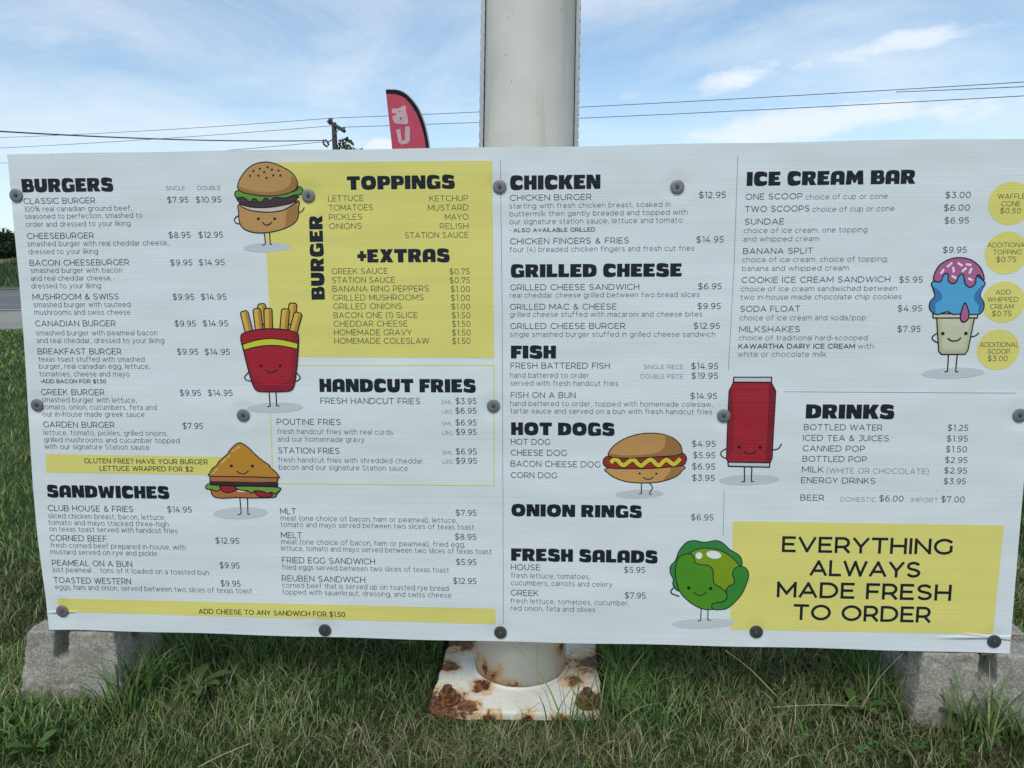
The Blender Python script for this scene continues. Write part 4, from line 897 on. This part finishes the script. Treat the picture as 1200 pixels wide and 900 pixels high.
me = bpy.data.meshes.new('clover'); me.from_pydata(LV, [], LF); a_ = me.attributes.new('tone', 'FLOAT_COLOR', 'POINT'); a_.data.foreach_set('color', np.array(LC, np.float32).ravel())
tag(link('clover', me, MG), 'small round clover leaves scattered through the lawn', 'clover', kind='stuff')

ms, ns, ps = mat('dry_stalk'); ps.inputs['Base Color'].default_value = (.42, .35, .22, 1); ps.inputs['Roughness'].default_value = .7
def stalk(pix, rad, label):
    pts = [onz(a, b, z) for a, b, z in pix]; base = pts[0].copy(); bm = bmesh.new()
    tube(bm, [p - base for p in smooth3(pts)], [rad * (1 - .5 * i / (len(pts) * 4)) for i in range(len(smooth3(pts)))], 5)
    o = frombm('grass_stalk', bm, ms, None, True); o.location = base; tag(o, label, 'grass stalk', 'dry grass stalks bent across the lawn')
def smooth3(pts):
    o = []
    for i in range(len(pts) - 1):
        a, b, c, d_ = pts[max(i - 1, 0)], pts[i], pts[i + 1], pts[min(i + 2, len(pts) - 1)]
        for j in range(4):
            t = j / 4; o.append(((b * 2) + (c - a) * t + (a * 2 - b * 5 + c * 4 - d_) * t * t + (b * 3 - a - c * 3 + d_) * t ** 3) * .5)
    return o + [pts[-1]]
stalk([(912, 818, .02), (880, 785, .09), (850, 762, .17)], .0014, 'pale dry stalk leaning from the lawn to the board edge right of the column')
stalk([(1180, 818, .09), (1172, 790, .13), (1165, 769, .17), (1150, 767, .178)], .0012, 'thin pale stalk hanging over the slot of the right block')
stalk([(905, 829, .02), (960, 826, .03), (1015, 828, .03)], .0013, 'pale dry stalk lying flat in the grass left of the right block')
stalk([(232, 899, .02), (262, 884, .04), (296, 870, .04)], .0014, 'pale dry stalk lying in the grass below the left block')
stalk([(1010, 830, .02), (1030, 795, .08), (1058, 766, .17)], .0012, 'dry stalk leaning up beside the left face of the right block')

# broad-leaved weeds
ml = vcol_mat('weed_leaf', .45, .2)
def weed(px, py, leaves, label):
    b = onz(px, py, 0); t = empty('weed_plant', b); tag(t, label, 'weed')
    for i in range(leaves[0]):
        a = random.uniform(0, 6.28); L_ = random.uniform(*leaves[1]); wv = L_ * leaves[2]; up = random.uniform(.45, .95)
        bm = bmesh.new(); lay = []
        for s in range(7):
            t_ = s / 6; r_ = L_ * t_ * (1 - .25 * t_); z = L_ * up * (t_ - .55 * t_ * t_) + .004
            ww = wv * math.sin(math.pi * min(1, t_ * .93 + .05)) ** .8 * (1 + .12 * math.sin(s * 5)) / 2
            cx, cy = math.cos(a) * r_, math.sin(a) * r_; nx, ny = -math.sin(a), math.cos(a)
            lay.append([bm.verts.new((cx - nx * ww, cy - ny * ww, z + ww * .35)), bm.verts.new((cx, cy, z)), bm.verts.new((cx + nx * ww, cy + ny * ww, z + ww * .35))])
        for A, B in zip(lay, lay[1:]):
            for k2 in (0, 1): bm.faces.new((A[k2], A[k2 + 1], B[k2 + 1], B[k2]))
        o = frombm('leaf', bm, ml, t, True); tn = Vector((.065, .125, .022)) * random.uniform(.75, 1.35)
        at_ = o.data.attributes.new('tone', 'FLOAT_COLOR', 'POINT'); at_.data.foreach_set('color', [*tn, 1] * len(o.data.vertices))
weed(226, 812, (11, (.07, .15), .22), 'clump of long pointed green leaves right of the left block')
weed(1136, 850, (5, (.07, .11), .45), 'broad leaved dock plant growing against the right block')
weed(1003, 836, (7, (.05, .09), .3), 'small leafy weed in the grass under the yellow panel')
weed(42, 880, (7, (.04, .08), .3), 'low leafy weed in the grass below the left block')

# ------------------------------------------------------------------ concrete deck blocks
m_, n2, p2 = mat('coarse_concrete'); q = G(n2); o = q.obj(); a = q.noise(o, 150, 3, .75); b = q.noise(o, 14, 6, .65); v_ = q.n('ShaderNodeTexVoronoi'); v_.inputs['Scale'].default_value = 150; q.l(o, v_.inputs[0])
base = q.mix(q.ramp(b, .3, .7), (.30, .28, .235), (.45, .425, .355)); base = q.mix(q.ramp(a, .42, .62), q.mix(1, base, (.62, .61, .58), 'MULTIPLY'), base)
pits = q.ramp(v_.outputs['Distance'], .0, .28); base = q.mix(q.m('MULTIPLY', q.m('SUBTRACT', 1, pits), .45), base, (.12, .115, .105))
q.l(base, p2.inputs['Base Color']); p2.inputs['Roughness'].default_value = .95; nb = q.bump(a, .9, .004, None); q.bump(b, .5, .01, p2, nb); MC = m_
def block(x, y, rz, label, wl, wr):
    """trapezoid deck block with a slot across its top in both directions"""
    H = .182; b2 = .115; t2 = .092; s = .021; dz = .074
    bm = bmesh.new()
    def ring(hx, z): return [hx * c for c in (1,)]
    # build as a height grid: positions in plan, tapered with height
    g = [-1, -.999, -s / t2, s / t2, .999, 1]
    planx = [-wl - s, -s, s, wr + s]; plan = [-t2, -s, s, t2]
    def top_z(i, j): return None
    verts = {}
    def V(px_, py_, z):
        k2 = 1 + (b2 / t2 - 1) * (1 - z / H)
        fx = px_ + math.copysign(.022 * (1 - z / H), px_) if abs(px_) > s + 1e-6 else px_; fy = py_ * k2 if abs(py_) > s + 1e-6 else py_
        key = (round(px_, 5), round(py_, 5), round(z, 5))
        if key not in verts: verts[key] = bm.verts.new((fx, fy, z))
        return verts[key]
    cell = lambda i, j: H - dz if (i == 1 or j == 1) else H
    for i in range(3):
        for j in range(3):
            x0, x1, y0, y1 = planx[i], planx[i + 1], plan[j], plan[j + 1]; z = cell(i, j)
            bm.faces.new((V(x0, y0, z), V(x1, y0, z), V(x1, y1, z), V(x0, y1, z)))
            bm.faces.new((V(x0, y0, -.02), V(x0, y1, -.02), V(x1, y1, -.02), V(x1, y0, -.02)))
            for (di, dj, a_, b_) in ((-1, 0, (x0, y1), (x0, y0)), (1, 0, (x1, y0), (x1, y1)), (0, -1, (x0, y0), (x1, y0)), (0, 1, (x1, y1), (x0, y1))):
                ni, nj = i + di, j + dj
                if 0 <= ni < 3 and 0 <= nj < 3:
                    zn = cell(ni, nj)
                    if zn < z - 1e-6: bm.faces.new((V(*a_, zn), V(*b_, zn), V(*b_, z), V(*a_, z)))
                else:
                    if z > H - dz + 1e-6: bm.faces.new((V(*a_, H - dz), V(*b_, H - dz), V(*b_, z), V(*a_, z)))
                    bm.faces.new((V(*a_, -.02), V(*b_, -.02), V(*b_, H - dz), V(*a_, H - dz)))
    
    bmesh.ops.recalc_face_normals(bm, faces=bm.faces)
    tmp = frombm('block_form', bm, MC)
    rm = tmp.modifiers.new('r', 'REMESH'); rm.mode = 'VOXEL'; rm.voxel_size = .0042
    sm = tmp.modifiers.new('s', 'SMOOTH'); sm.factor = .5; sm.iterations = 5
    dg = bpy.context.evaluated_depsgraph_get(); me = bpy.data.meshes.new_from_object(tmp.evaluated_get(dg)); bpy.data.objects.remove(tmp)
    bm = bmesh.new(); bm.from_mesh(me); bpy.data.meshes.remove(me); bm.normal_update(); off = Vector((x * 9, 0, 0))
    for v in bm.verts:
        c_ = v.co; d_ = noise.noise(c_ * 16 + off) * .0035 + noise.noise(c_ * 60 + off) * .0014 + noise.noise(c_ * 170) * .0011
        chip = noise.noise(c_ * 22 - off); d_ -= max(0, chip - .42) * .022
        v.co += v.normal * d_
    o = frombm('concrete_block', bm, MC, None, True); o.location = (x, y, 0); o.rotation_euler = (0, 0, rz); tag(o, label, 'concrete block', 'concrete blocks that carry the board')
block(-1.1845, .088, R(1), 'grey slotted concrete block in the grass under the left end of the board', .074, .122)
block(1.172, .088, R(-2), 'grey slotted concrete block in the grass under the right end of the board', .131, .131)

# ------------------------------------------------------------------ steel column on its bolted base plate
post = empty('steel_column', (PCX, PCY, 0)); tag(post, 'white painted round steel column on rusty bolted base plate behind the board', 'column')
def rust_mat(name, spots, base_rust=.0, paint=(.67, .645, .565)):
    m, n, p = mat(name); q = G(n); o = q.obj()
    a = q.noise(o, 26, 8, .7, .3); b = q.noise(o, 90, 4, .6); c = q.noise(o, 5, 4, .5)
    acc = None
    for (x, y, z, r_) in spots:
        vm = q.n('ShaderNodeVectorMath', operation='DISTANCE'); q.l(o, vm.inputs[0]); vm.inputs[1].default_value = (x, y, z)
        k2 = q.ramp(vm.outputs['Value'], 0, r_, 1, 0); acc = k2 if acc is None else q.m('MAXIMUM', acc, k2)
    lvl = q.m('ADD', q.m('MULTIPLY', acc, .50), base_rust) if acc is not None else base_rust
    s_ = q.m('ADD', a, lvl); halo = q.ramp(s_, .66, .84); core = q.ramp(s_, .84, .93)
    pc = q.mix(q.ramp(c, .35, .7), paint, tuple(x * .86 for x in paint)); pc = q.mix(q.m('MULTIPLY', q.ramp(b, .66, .72), .6), pc, (.20, .19, .16))
    grime = q.noise(o, 3, 5, .6, scale=(6, 6, .6)); run = q.noise(o, 1, 4, .65, scale=(34, 34, .9), loc=(3, 1, 2)); pc = q.mix(q.m('MULTIPLY', q.ramp(run, .60, .72), .5), pc, (.38, .29, .16)); pc = q.mix(q.m('MULTIPLY', q.ramp(grime, .52, .75), .35), pc, (.36, .33, .25))
    c1 = q.mix(q.m('MULTIPLY', halo, .75), pc, (.66, .36, .12)); rc = q.mix(q.ramp(b, .35, .6), (.30, .105, .025), (.055, .022, .014)); c1 = q.mix(core, c1, rc)
    q.l(c1, p.inputs['Base Color']); p.inputs['Roughness'].default_value = .6
    n1 = q.bump(b, .12, .002, None); dent = q.noise(o, 5, 3, .5); n1 = q.bump(dent, .25, .02, None, n1); q.bump(core, .5, .002, p, n1)
    return m
MPIPE = rust_mat('painted_steel_pipe', [(-.07, -.115, .035, .10), (-.11, -.08, .05, .11), (.12, -.06, .10, .07), (-.02, -.13, .02, .06)], -.07)
PR = lambda z: max(PIPE_R * (1 - .075 * z), .108); TX = .0195
bm = bmesh.new()
rings = []
for z, r_ in [(z, PR(z)) for z in (.016, .3, .6, .9, 1.2, 1.5, 2.0, 3.0, 5.0)]:
    dx = TX * z
    rings.append([bm.verts.new((dx + r_ * math.cos(a), r_ * math.sin(a), z)) for a in np.linspace(0, 2 * math.pi, 64, endpoint=False)])
for A, B in zip(rings, rings[1:]):
    for i in range(64): bm.faces.new((A[i], A[(i + 1) % 64], B[(i + 1) % 64], B[i]))
bm.faces.new(rings[-1]); bm.faces.new(rings[0][::-1]); frombm('pipe', bm, MPIPE, post, True)
# weld bead round the foot
MPL = rust_mat('rusty_base_plate', [(-.19, -.20, .02, .17), (-.13, -.21, .02, .09), (.20, -.18, .02, .10), (.20, .02, .02, .15), (-.20, .12, .02, .16), (-.20, -.02, .02, .07), (-.06, -.24, -.005, .06), (.03, -.24, -.008, .06), (.11, -.24, -.008, .05), (-.10, -.12, .02, .08), (.15, -.08, .02, .07)], .02, (.74, .71, .60))
bm = bmesh.new()
for k2 in range(40):
    a = k2 / 40 * 2 * math.pi
A0 = [[bm.verts.new(((PIPE_R + .004 + .006 * math.cos(b) + .0016 * noise.noise(Vector((3 * math.cos(a), 3 * math.sin(a), b))) * 2) * math.cos(a), (PIPE_R + .004 + .006 * math.cos(b) + .0016 * noise.noise(Vector((3 * math.cos(a), 3 * math.sin(a), b))) * 2) * math.sin(a), ( .018 + .006 * math.sin(b)))) for b in np.linspace(0, 2 * math.pi, 6, endpoint=False)] for a in np.linspace(0, 2 * math.pi, 72, endpoint=False)]
for i in range(72):
    for j in range(6): bm.faces.new((A0[i][j], A0[(i + 1) % 72][j], A0[(i + 1) % 72][(j + 1) % 6], A0[i][(j + 1) % 6]))
bmesh.ops.recalc_face_normals(bm, faces=bm.faces); frombm('weld_bead', bm, MPL, post, True)
bm = bmesh.new(); ol = []
cs_ = [(-.2235, -.238, .035), (.2205, -.232, .03), (.2175, .222, .03), (-.222, .222, .03)]
base_ol = fillet(cs_, 6); m_n = len(base_ol)
for i in range(m_n):                                   # chipped, rust eaten rim
    a, b = Vector(base_ol[i]), Vector(base_ol[(i + 1) % m_n]); k_n = max(1, int((b - a).length / .012))
    for j in range(k_n):
        p = a.lerp(b, j / k_n); d_ = p.normalized() * (noise.noise(Vector((p.x * 30, p.y * 30, 5))) * .006 + noise.noise(Vector((p.x * 90, p.y * 90, 1))) * .0025)
        ol.append(p + d_)
rgs = []
for z, sc_ in ((-.018, 1.0), (-.004, 1.004), (.010, 1.0), (.0155, .994), (.0175, .978)):
    rgs.append([bm.verts.new((p.x * sc_, p.y * sc_, z + .0012 * noise.noise(Vector((p.x * 40, p.y * 40, z * 90))))) for p in ol])
for A, B in zip(rgs, rgs[1:]):
    for i in range(len(ol)): bm.faces.new((A[i], A[(i + 1) % len(ol)], B[(i + 1) % len(ol)], B[i]))
bm.faces.new(rgs[-1]); bmesh.ops.recalc_face_normals(bm, faces=bm.faces)
frombm('base_plate', bm, MPL, post, False)
# concrete pad under the plate
bm = bmesh.new(); box(bm, -.21, .20, -.205, .24, -.08, -.018); frombm('footing_pad', bm, MC, post)
MRB = rust_mat('rusty_bolt', [(0, 0, 0, .3)], .25, (.5, .45, .38))
for sx, sy in ((-.178, -.180), (.180, -.175), (-.178, .18), (.175, .18)):
    bm = bmesh.new()
    for (r_, z0, z1, n_s) in ((.026, .030, .034, 20), (.020, .034, .052, 6), (.011, .052, .064, 10)):
        vs = [[bm.verts.new((r_ * math.cos(a + .3), r_ * math.sin(a + .3), z)) for a in np.linspace(0, 2 * math.pi, n_s, endpoint=False)] for z in (z0, z1)]
        for i in range(n_s): bm.faces.new((vs[0][i], vs[0][(i + 1) % n_s], vs[1][(i + 1) % n_s], vs[1][i]))
        bm.faces.new(vs[1])
    o = frombm('anchor_bolt', bm, MRB, post); o.location = (sx, sy - .012, -.0155); o.scale = (1.15, 1.15, 1.15)
# perforated steel strips standing along both sides of the pipe
MST = metal('galvanised_strip', (.42, .43, .43), .5, .4, .15)
MDK = metal('dark_gap_shade', (.03, .032, .035), .7, .1)  # near-black colour painted in for the shade between strip and pipe
for sd_ in (-1, 1):
    bm = bmesh.new(); z = 1.0
    while z < 4.6:
        r_ = PR(z); dx = TX * z
        def bx_(a, b, y0, y1, z0, z1):
            x_ = sorted((dx + sd_ * a, dx + sd_ * b)); box(bm, x_[0], x_[1], y0, y1, z0, z1)
        bx_(r_ + .0015, r_ + .0105, -.016, -.012, z, z + .0275)
        bx_(r_ + .0105, r_ + .0122, -.016, .014, z + .001, z + .0185)
        z += .0275
    frombm('perforated_strip', bm, MST, post)
    bm = bmesh.new(); zz = [1.0, 1.5, 2.0, 3.0, 4.6]  # added dark plate, makes the gap beside the pipe read as shaded
    for z0, z1 in zip(zz, zz[1:]):
        v = [bm.verts.new((TX * z + sd_ * (PR(z) + a), y, z)) for z in (z0, z1) for a, y in ((-.006, -.006), (.009, -.006), (.009, .012), (-.006, .012))]
        for a in range(4): bm.faces.new((v[a], v[(a + 1) % 4], v[4 + (a + 1) % 4], v[4 + a]))
    bmesh.ops.recalc_face_normals(bm, faces=bm.faces); frombm('gap_shade_plate', bm, MDK, post)

# ------------------------------------------------------------------ feather flag beyond the board
YF = 8.0
def F3(px, py): p = at(px, py, YF); return Vector((p.x, 0, p.z))
zoomF = lambda X_, Y_: (360 + X_ / 7.5, 95 + Y_ / 7.5)
o0 = F3(*zoomF(1075, 578)); flag = empty('feather_flag', (o0.x, YF, 0)); tag(flag, 'red feather flag with black edge and white letters standing far behind the board', 'flag')
mf, nf, pf = mat('flag_fabric'); q = G(nf); a_ = q.n('ShaderNodeAttribute', attribute_name='tone'); q.l(a_.outputs['Color'], pf.inputs['Base Color']); pf.inputs['Roughness'].default_value = .7
wn = q.noise(q.obj(), 3, 3, .5, scale=(5, 1, 1.6)); q.bump(wn, .7, .05, pf)
tr = q.n('ShaderNodeBsdfTranslucent'); q.l(a_.outputs['Color'], tr.inputs[0]); mxs = q.n('ShaderNodeMixShader'); mxs.inputs[0].default_value = .6
q.l(pf.outputs[0], mxs.inputs[1]); q.l(tr.outputs[0], mxs.inputs[2]); q.l(mxs.outputs[0], nf.nodes['Material Output'].inputs[0])
def fl(X_, Y_): p = F3(*zoomF(X_, Y_)); return (p.x - o0.x, p.z)
low = .55
outer = [fl(*p) for p in smooth([(690, 74), (790, 76), (860, 105), (920, 160), (975, 235), (1010, 310), (1040, 400), (1062, 500), (1075, 578)], False, 4)]
inner = [fl(*p) for p in smooth([(693, 112), (780, 118), (850, 145), (900, 195), (945, 260), (980, 330), (1008, 410), (1030, 500), (1042, 578)], False, 4)]
luff = [fl(690, 74), fl(693, 112), fl(745, 578)]
dxl = (luff[2][0] - luff[0][0]) / (luff[2][1] - luff[0][1])
def flagpart(name, polys, colr, y, thick=0.0):
    bm = bmesh.new()
    for pl in polys:
        for t in geometry.tessellate_polygon([[Vector((a, b, 0)) for a, b in pl[0]]] + [[Vector((a, b, 0)) for a, b in h] for h in pl[1:]]):
            flat = [p for l_ in pl for p in l_]; vs = [bm.verts.new((flat[i][0], y, flat[i][1])) for i in t]
            bm.faces.new(vs)
    bmesh.ops.remove_doubles(bm, verts=bm.verts, dist=1e-5)
    o = frombm(name, bm, mf, flag); at_ = o.data.attributes.new('tone', 'FLOAT_COLOR', 'POINT'); at_.data.foreach_set('color', [*colr, 1] * len(o.data.vertices)); return o
end_o = (outer[-1][0] + .03, low); end_i = (inner[-1][0] + .03, low); end_l = (luff[2][0] + .10, low)
flagpart('banner', [[[luff[1]] + inner + [end_i, end_l, luff[2]]]], (.80, .11, .17), .0)
flagpart('banner_edge', [[[luff[0]] + outer + [end_o, end_i] + inner[::-1]]], (.012, .012, .02), .0)
lb = [fl(*p) for p in smooth([(745, 262), (750, 245), (800, 240), (862, 215), (868, 260), (882, 320), (882, 375), (830, 378), (775, 372), (755, 340), (752, 310), (790, 295), (775, 285), (752, 282)], True, 3)]
h1 = [fl(*p) for p in [(806, 268), (818, 256), (824, 268), (815, 280)]]; h2 = [fl(*p) for p in [(810, 325), (828, 315), (832, 335), (824, 348)]]
lu = [fl(*p) for p in [(780, 430), (818, 422), (828, 515), (840, 525), (862, 515), (862, 405), (895, 398), (905, 450), (902, 520), (885, 548), (830, 560), (806, 540)]]
lr = [fl(*p) for p in [(800, 610), (905, 590), (920, 700), (890, 730), (860, 690), (815, 740)]]
flagpart('banner_lettering', [[lb, h1, h2], [lu], [lr]], (.90, .92, .94), -.006)
bm = bmesh.new(); pp = [(outer[-1][0] + .035, 0, 0), (outer[-1][0] + .035, 0, low)] + [(p[0], .004, p[1]) for p in outer[::-1][1:-1]]
tube(bm, pp, [.016, .015] + [.009] * (len(pp) - 2), 8); frombm('flag_pole', bm, MST, flag, True)
bm = bmesh.new(); box(bm, outer[-1][0] - .2, outer[-1][0] + .27, -.2, .2, 0, .05); bevel(bm, .01); frombm('flag_base', bm, MS, flag)

# ------------------------------------------------------------------ utility pole, lines
YU = 46.0
zu = lambda X_, Y_, Y=YU: at(360 + X_ / 7.5, 95 + Y_ / 7.5, Y)
ptop = zu(235, 365); zg = hgt(ptop.x, YU); up = empty('utility_pole', (ptop.x, YU, zg)); tag(up, 'dark wooden utility pole with crossarm beyond the road', 'utility pole')
mp, np_, pp_ = mat('creosoted_wood'); q = G(np_); a = q.noise(q.obj(), 3, 5, .6, scale=(8, 8, .6)); q.l(q.mix(a, (.018, .02, .016), (.055, .055, .045)), pp_.inputs['Base Color']); pp_.inputs['Roughness'].default_value = .85
mi, ni, pi_ = mat('insulator'); pi_.inputs['Base Color'].default_value = (.05, .045, .045, 1); pi_.inputs['Roughness'].default_value = .25
mc2, nc2, pc2 = mat('cable'); pc2.inputs['Base Color'].default_value = (.07, .075, .085, 1); pc2.inputs['Roughness'].default_value = .6
o_ = Vector((ptop.x, YU, zg)); rel = lambda v: v - o_
bm = bmesh.new(); tube(bm, [(0, 0, -.3), (0, 0, ptop.z - zg)], [.24, .155], 12); frombm('pole_shaft', bm, mp, up, True)
# the crossarm runs towards the viewer on its right end
aL = rel(zu(186, 356, YU + .7)); aR = rel(zu(328, 440, YU - 1.3))
bm = bmesh.new(); tube(bm, [aL, aR], .12, 4); frombm('crossarm', bm, mp, up)
bm = bmesh.new(); m1 = rel(zu(262, 478)); tube(bm, [Vector((0, -.15, m1.z)), aL.lerp(aR, .72)], .03, 5); frombm('arm_brace', bm, MST, up)
tops = []
for (X_, Y_) in ((195, 328), (214, 330)):
    p = rel(zu(X_, Y_)); bm = bmesh.new(); tube(bm, [(p.x, p.y, p.z - .38), (p.x, p.y, p.z - .15), (p.x, p.y, p.z)], [.03, .07, .09], 8); frombm('insulator', bm, mi, up, True)
p = rel(zu(322, 405, YU - 1.3)); bm = bmesh.new(); tube(bm, [Vector((p.x, p.y, p.z - .34)), Vector((p.x, p.y, p.z))], [.04, .09], 8); frombm('insulator', bm, mi, up, True)
p = rel(zu(327, 330)); 
# loop of slack cable and terminal on the left side
lp = [rel(zu(*c)) for c in ((150, 515), (140, 535), (150, 560), (175, 578), (188, 560), (178, 535), (158, 515))]
bm = bmesh.new(); tube(bm, lp, .07, 6); frombm('cable_loop', bm, mc2, up, True)
bm = bmesh.new(); tube(bm, [rel(zu(178, 540)), rel(zu(232, 510))], .04, 5); frombm('arm_brace', bm, mp, up)
def cable(p0, p1, sag, rad, label, n=24):
    c0 = p0.copy(); bm = bmesh.new(); pts = []
    for i in range(n + 1):
        t = i / n; p = p0.lerp(p1, t) - Vector((0, 0, sag * 4 * t * (1 - t))); pts.append(p - c0)
    tube(bm, pts, rad, 5); o = frombm('power_line', bm, mc2, None, True); o.location = c0; tag(o, label, 'power line', 'overhead lines carried by the utility pole')
def far(px, py, z):                       # point on the ray at a given height
    return onz(px, py, z)
h_top = zu(205, 326).z
YR, YL = 30.0, 62.0
RC = .016
def wire(pa, pb, Ya, Yb, sag, label, rad=.017): cable(at(*pa, Ya), at(*pb, Yb), sag, rad, label)
PT = (387.3, 138.5)
wire(PT, (1330, 88), YU, YR, .12, 'highest overhead line crossing the sky right of the utility pole')
wire(PT, (-120, 164), YU, YL, .25, 'highest overhead line running left from the utility pole')
wire((388, 147.5), (-120, 178), YU, YL, .2, 'second overhead line running left from the pole just under the crossarm')
wire((403.5, 149.0), (1330, 105), YU, YR, .12, 'lowest overhead line crossing the sky right of the utility pole')
wire((1050, 107.8), (1330, 95), 33.6, YR, .02, 'short overhead line between two others at the right edge of the sky')
wire((381, 164.5), (-120, 146), YU, 24, .22, 'thick dark cable sagging left from the utility pole', .03)
wire((381, 166), (-60, 192), YU, YL, .3, 'lowest thin line running left from the utility pole', .018)

# ------------------------------------------------------------------ trees
mtk, ntk, ptk = mat('bark'); q = G(ntk); a = q.noise(q.obj(), 4, 5, .6); q.l(q.mix(a, (.05, .04, .03), (.14, .12, .09)), ptk.inputs['Base Color']); ptk.inputs['Roughness'].default_value = .9
mcr = vcol_mat('tree_leaves', .6, .2)
def tree(x, y, h, wd, label, nleaf=2600, leaf=.35, seed=0, trunkf=.35, tone=(.035, .06, .018)):
    r_ = np.random.default_rng(seed); z0 = hgt(x, y); t = empty('tree', (x, y, z0)); tag(t, label, 'tree', 'trees beyond the road')
    bm = bmesh.new(); tube(bm, [(0, 0, -.2), (wd * .02, 0, h * .4), (wd * .03, 0, h * .85)], [h * .03, h * .02, h * .006], 7)
    for i in range(6):
        a = r_.random() * 6.28; zz = h * r_.uniform(.3, .65); tube(bm, [(0, 0, zz), (math.cos(a) * wd * .2, math.sin(a) * wd * .2, zz + h * .1), (math.cos(a) * wd * .36, math.sin(a) * wd * .36, zz + h * .16)], [h * .012, h * .008, h * .003], 5)
    frombm('trunk', bm, mtk, t, True)
    nc = 26; cz = r_.uniform(trunkf, .95, nc); rad = np.sin(np.clip((cz - trunkf + .12) / (1.12 - trunkf), 0, 1) * np.pi) ** .6
    ca = r_.random(nc) * 6.28; cr_ = np.sqrt(r_.random(nc)) * .36 * rad; C_ = np.stack([np.cos(ca) * cr_ * wd, np.sin(ca) * cr_ * wd, cz * h], 1); cs = r_.uniform(.10, .2, nc) * wd
    idx = r_.integers(0, nc, nleaf); dv = r_.normal(size=(nleaf, 3)); dv /= np.linalg.norm(dv, axis=1)[:, None]
    pos = C_[idx] + dv * (cs[idx] * r_.uniform(.5, 1.1, nleaf))[:, None] * np.array([1, 1, .8])
    u = r_.normal(size=(nleaf, 3)); u /= np.linalg.norm(u, axis=1)[:, None]; v = np.cross(u, r_.normal(size=(nleaf, 3))); v /= np.linalg.norm(v, axis=1)[:, None]
    s = leaf * r_.uniform(.5, 1.2, nleaf)[:, None]; Vv = np.stack([pos - u * s * .5, pos + v * s * .3, pos + u * s * .5, pos - v * s * .3], 1).reshape(-1, 3)
    me = bpy.data.meshes.new('crown'); me.from_pydata(Vv.tolist(), [], np.arange(nleaf * 4).reshape(-1, 4).tolist())
    ct = np.array(tone) * (r_.uniform(.65, 1.45, nc)[idx] * r_.uniform(.8, 1.2, nleaf))[:, None]; c = np.ones((nleaf, 4, 4), np.float32); c[:, :, :3] = ct[:, None, :]
    at_ = me.attributes.new('tone', 'FLOAT_COLOR', 'POINT'); at_.data.foreach_set('color', c.ravel()); link('crown', me, mcr, t)
tp = at(403, 160, 43); tree(tp.x + .25, 43, tp.z - hgt(0, 43) + .1, 2.6, 'leafy tree top just showing above the board beside the utility pole', 1500, .28, 5, .3, (.05, .085, .02))
i = 0
for px, Yt, hpx, desc in ((-62, 180, 24, 'dark green tree in the far row just outside the left picture edge'), (-28, 172, 23, 'dark green tree in the far row beside the left picture edge'),
                          (-4, 165, 26, 'dark green tree at the very left picture edge beyond the field'), (14, 178, 21, 'dark green tree beyond the field touching the left edge of the board'),
                          (36, 170, 26, 'dark green tree in the far row behind the left edge of the board')):
    p = at(px, 297, Yt); ht = at(px, 297 - hpx, Yt).z - hgt(p.x, Yt) + .4
    tree(p.x, Yt, max(ht, 5), 11, desc, 1800, .8, 20 + i, .04, (.022, .042, .018)); i += 1
# the far-off wood that closes the field, one dark mass behind the single trees
n = 15000; x = rng.uniform(-210, 120, n); base = hgt(0, 200); top = 3.6 + 2.6 * patchy(x, x * 0, .09, 31) + 1.2 * patchy(x, x * 0, .4, 32)
z = base - .3 + top * rng.random(n) ** .8; y = 200 + rng.uniform(0, 5, n); s = rng.uniform(.35, .75, n)[:, None]; pos = np.stack([x, y, z], 1)
u = rng.normal(size=(n, 3)); u /= np.linalg.norm(u, axis=1)[:, None]; v = np.cross(u, rng.normal(size=(n, 3))); v /= np.linalg.norm(v, axis=1)[:, None]
me = bpy.data.meshes.new('far_wood'); me.from_pydata(np.stack([pos - u * s, pos + v * s, pos + u * s, pos - v * s], 1).reshape(-1, 3).tolist(), [], np.arange(n * 4).reshape(-1, 4).tolist())
c = np.ones((n, 4, 4), np.float32); c[:, :, :3] = (np.array([[.028, .046, .022]]) * rng.uniform(.5, 1.6, (n, 1)))[:, None, :]
a_ = me.attributes.new('tone', 'FLOAT_COLOR', 'POINT'); a_.data.foreach_set('color', c.ravel())
tag(link('far_wood', me, mcr), 'far dark green wood along the horizon beyond the field', 'wood', kind='stuff')
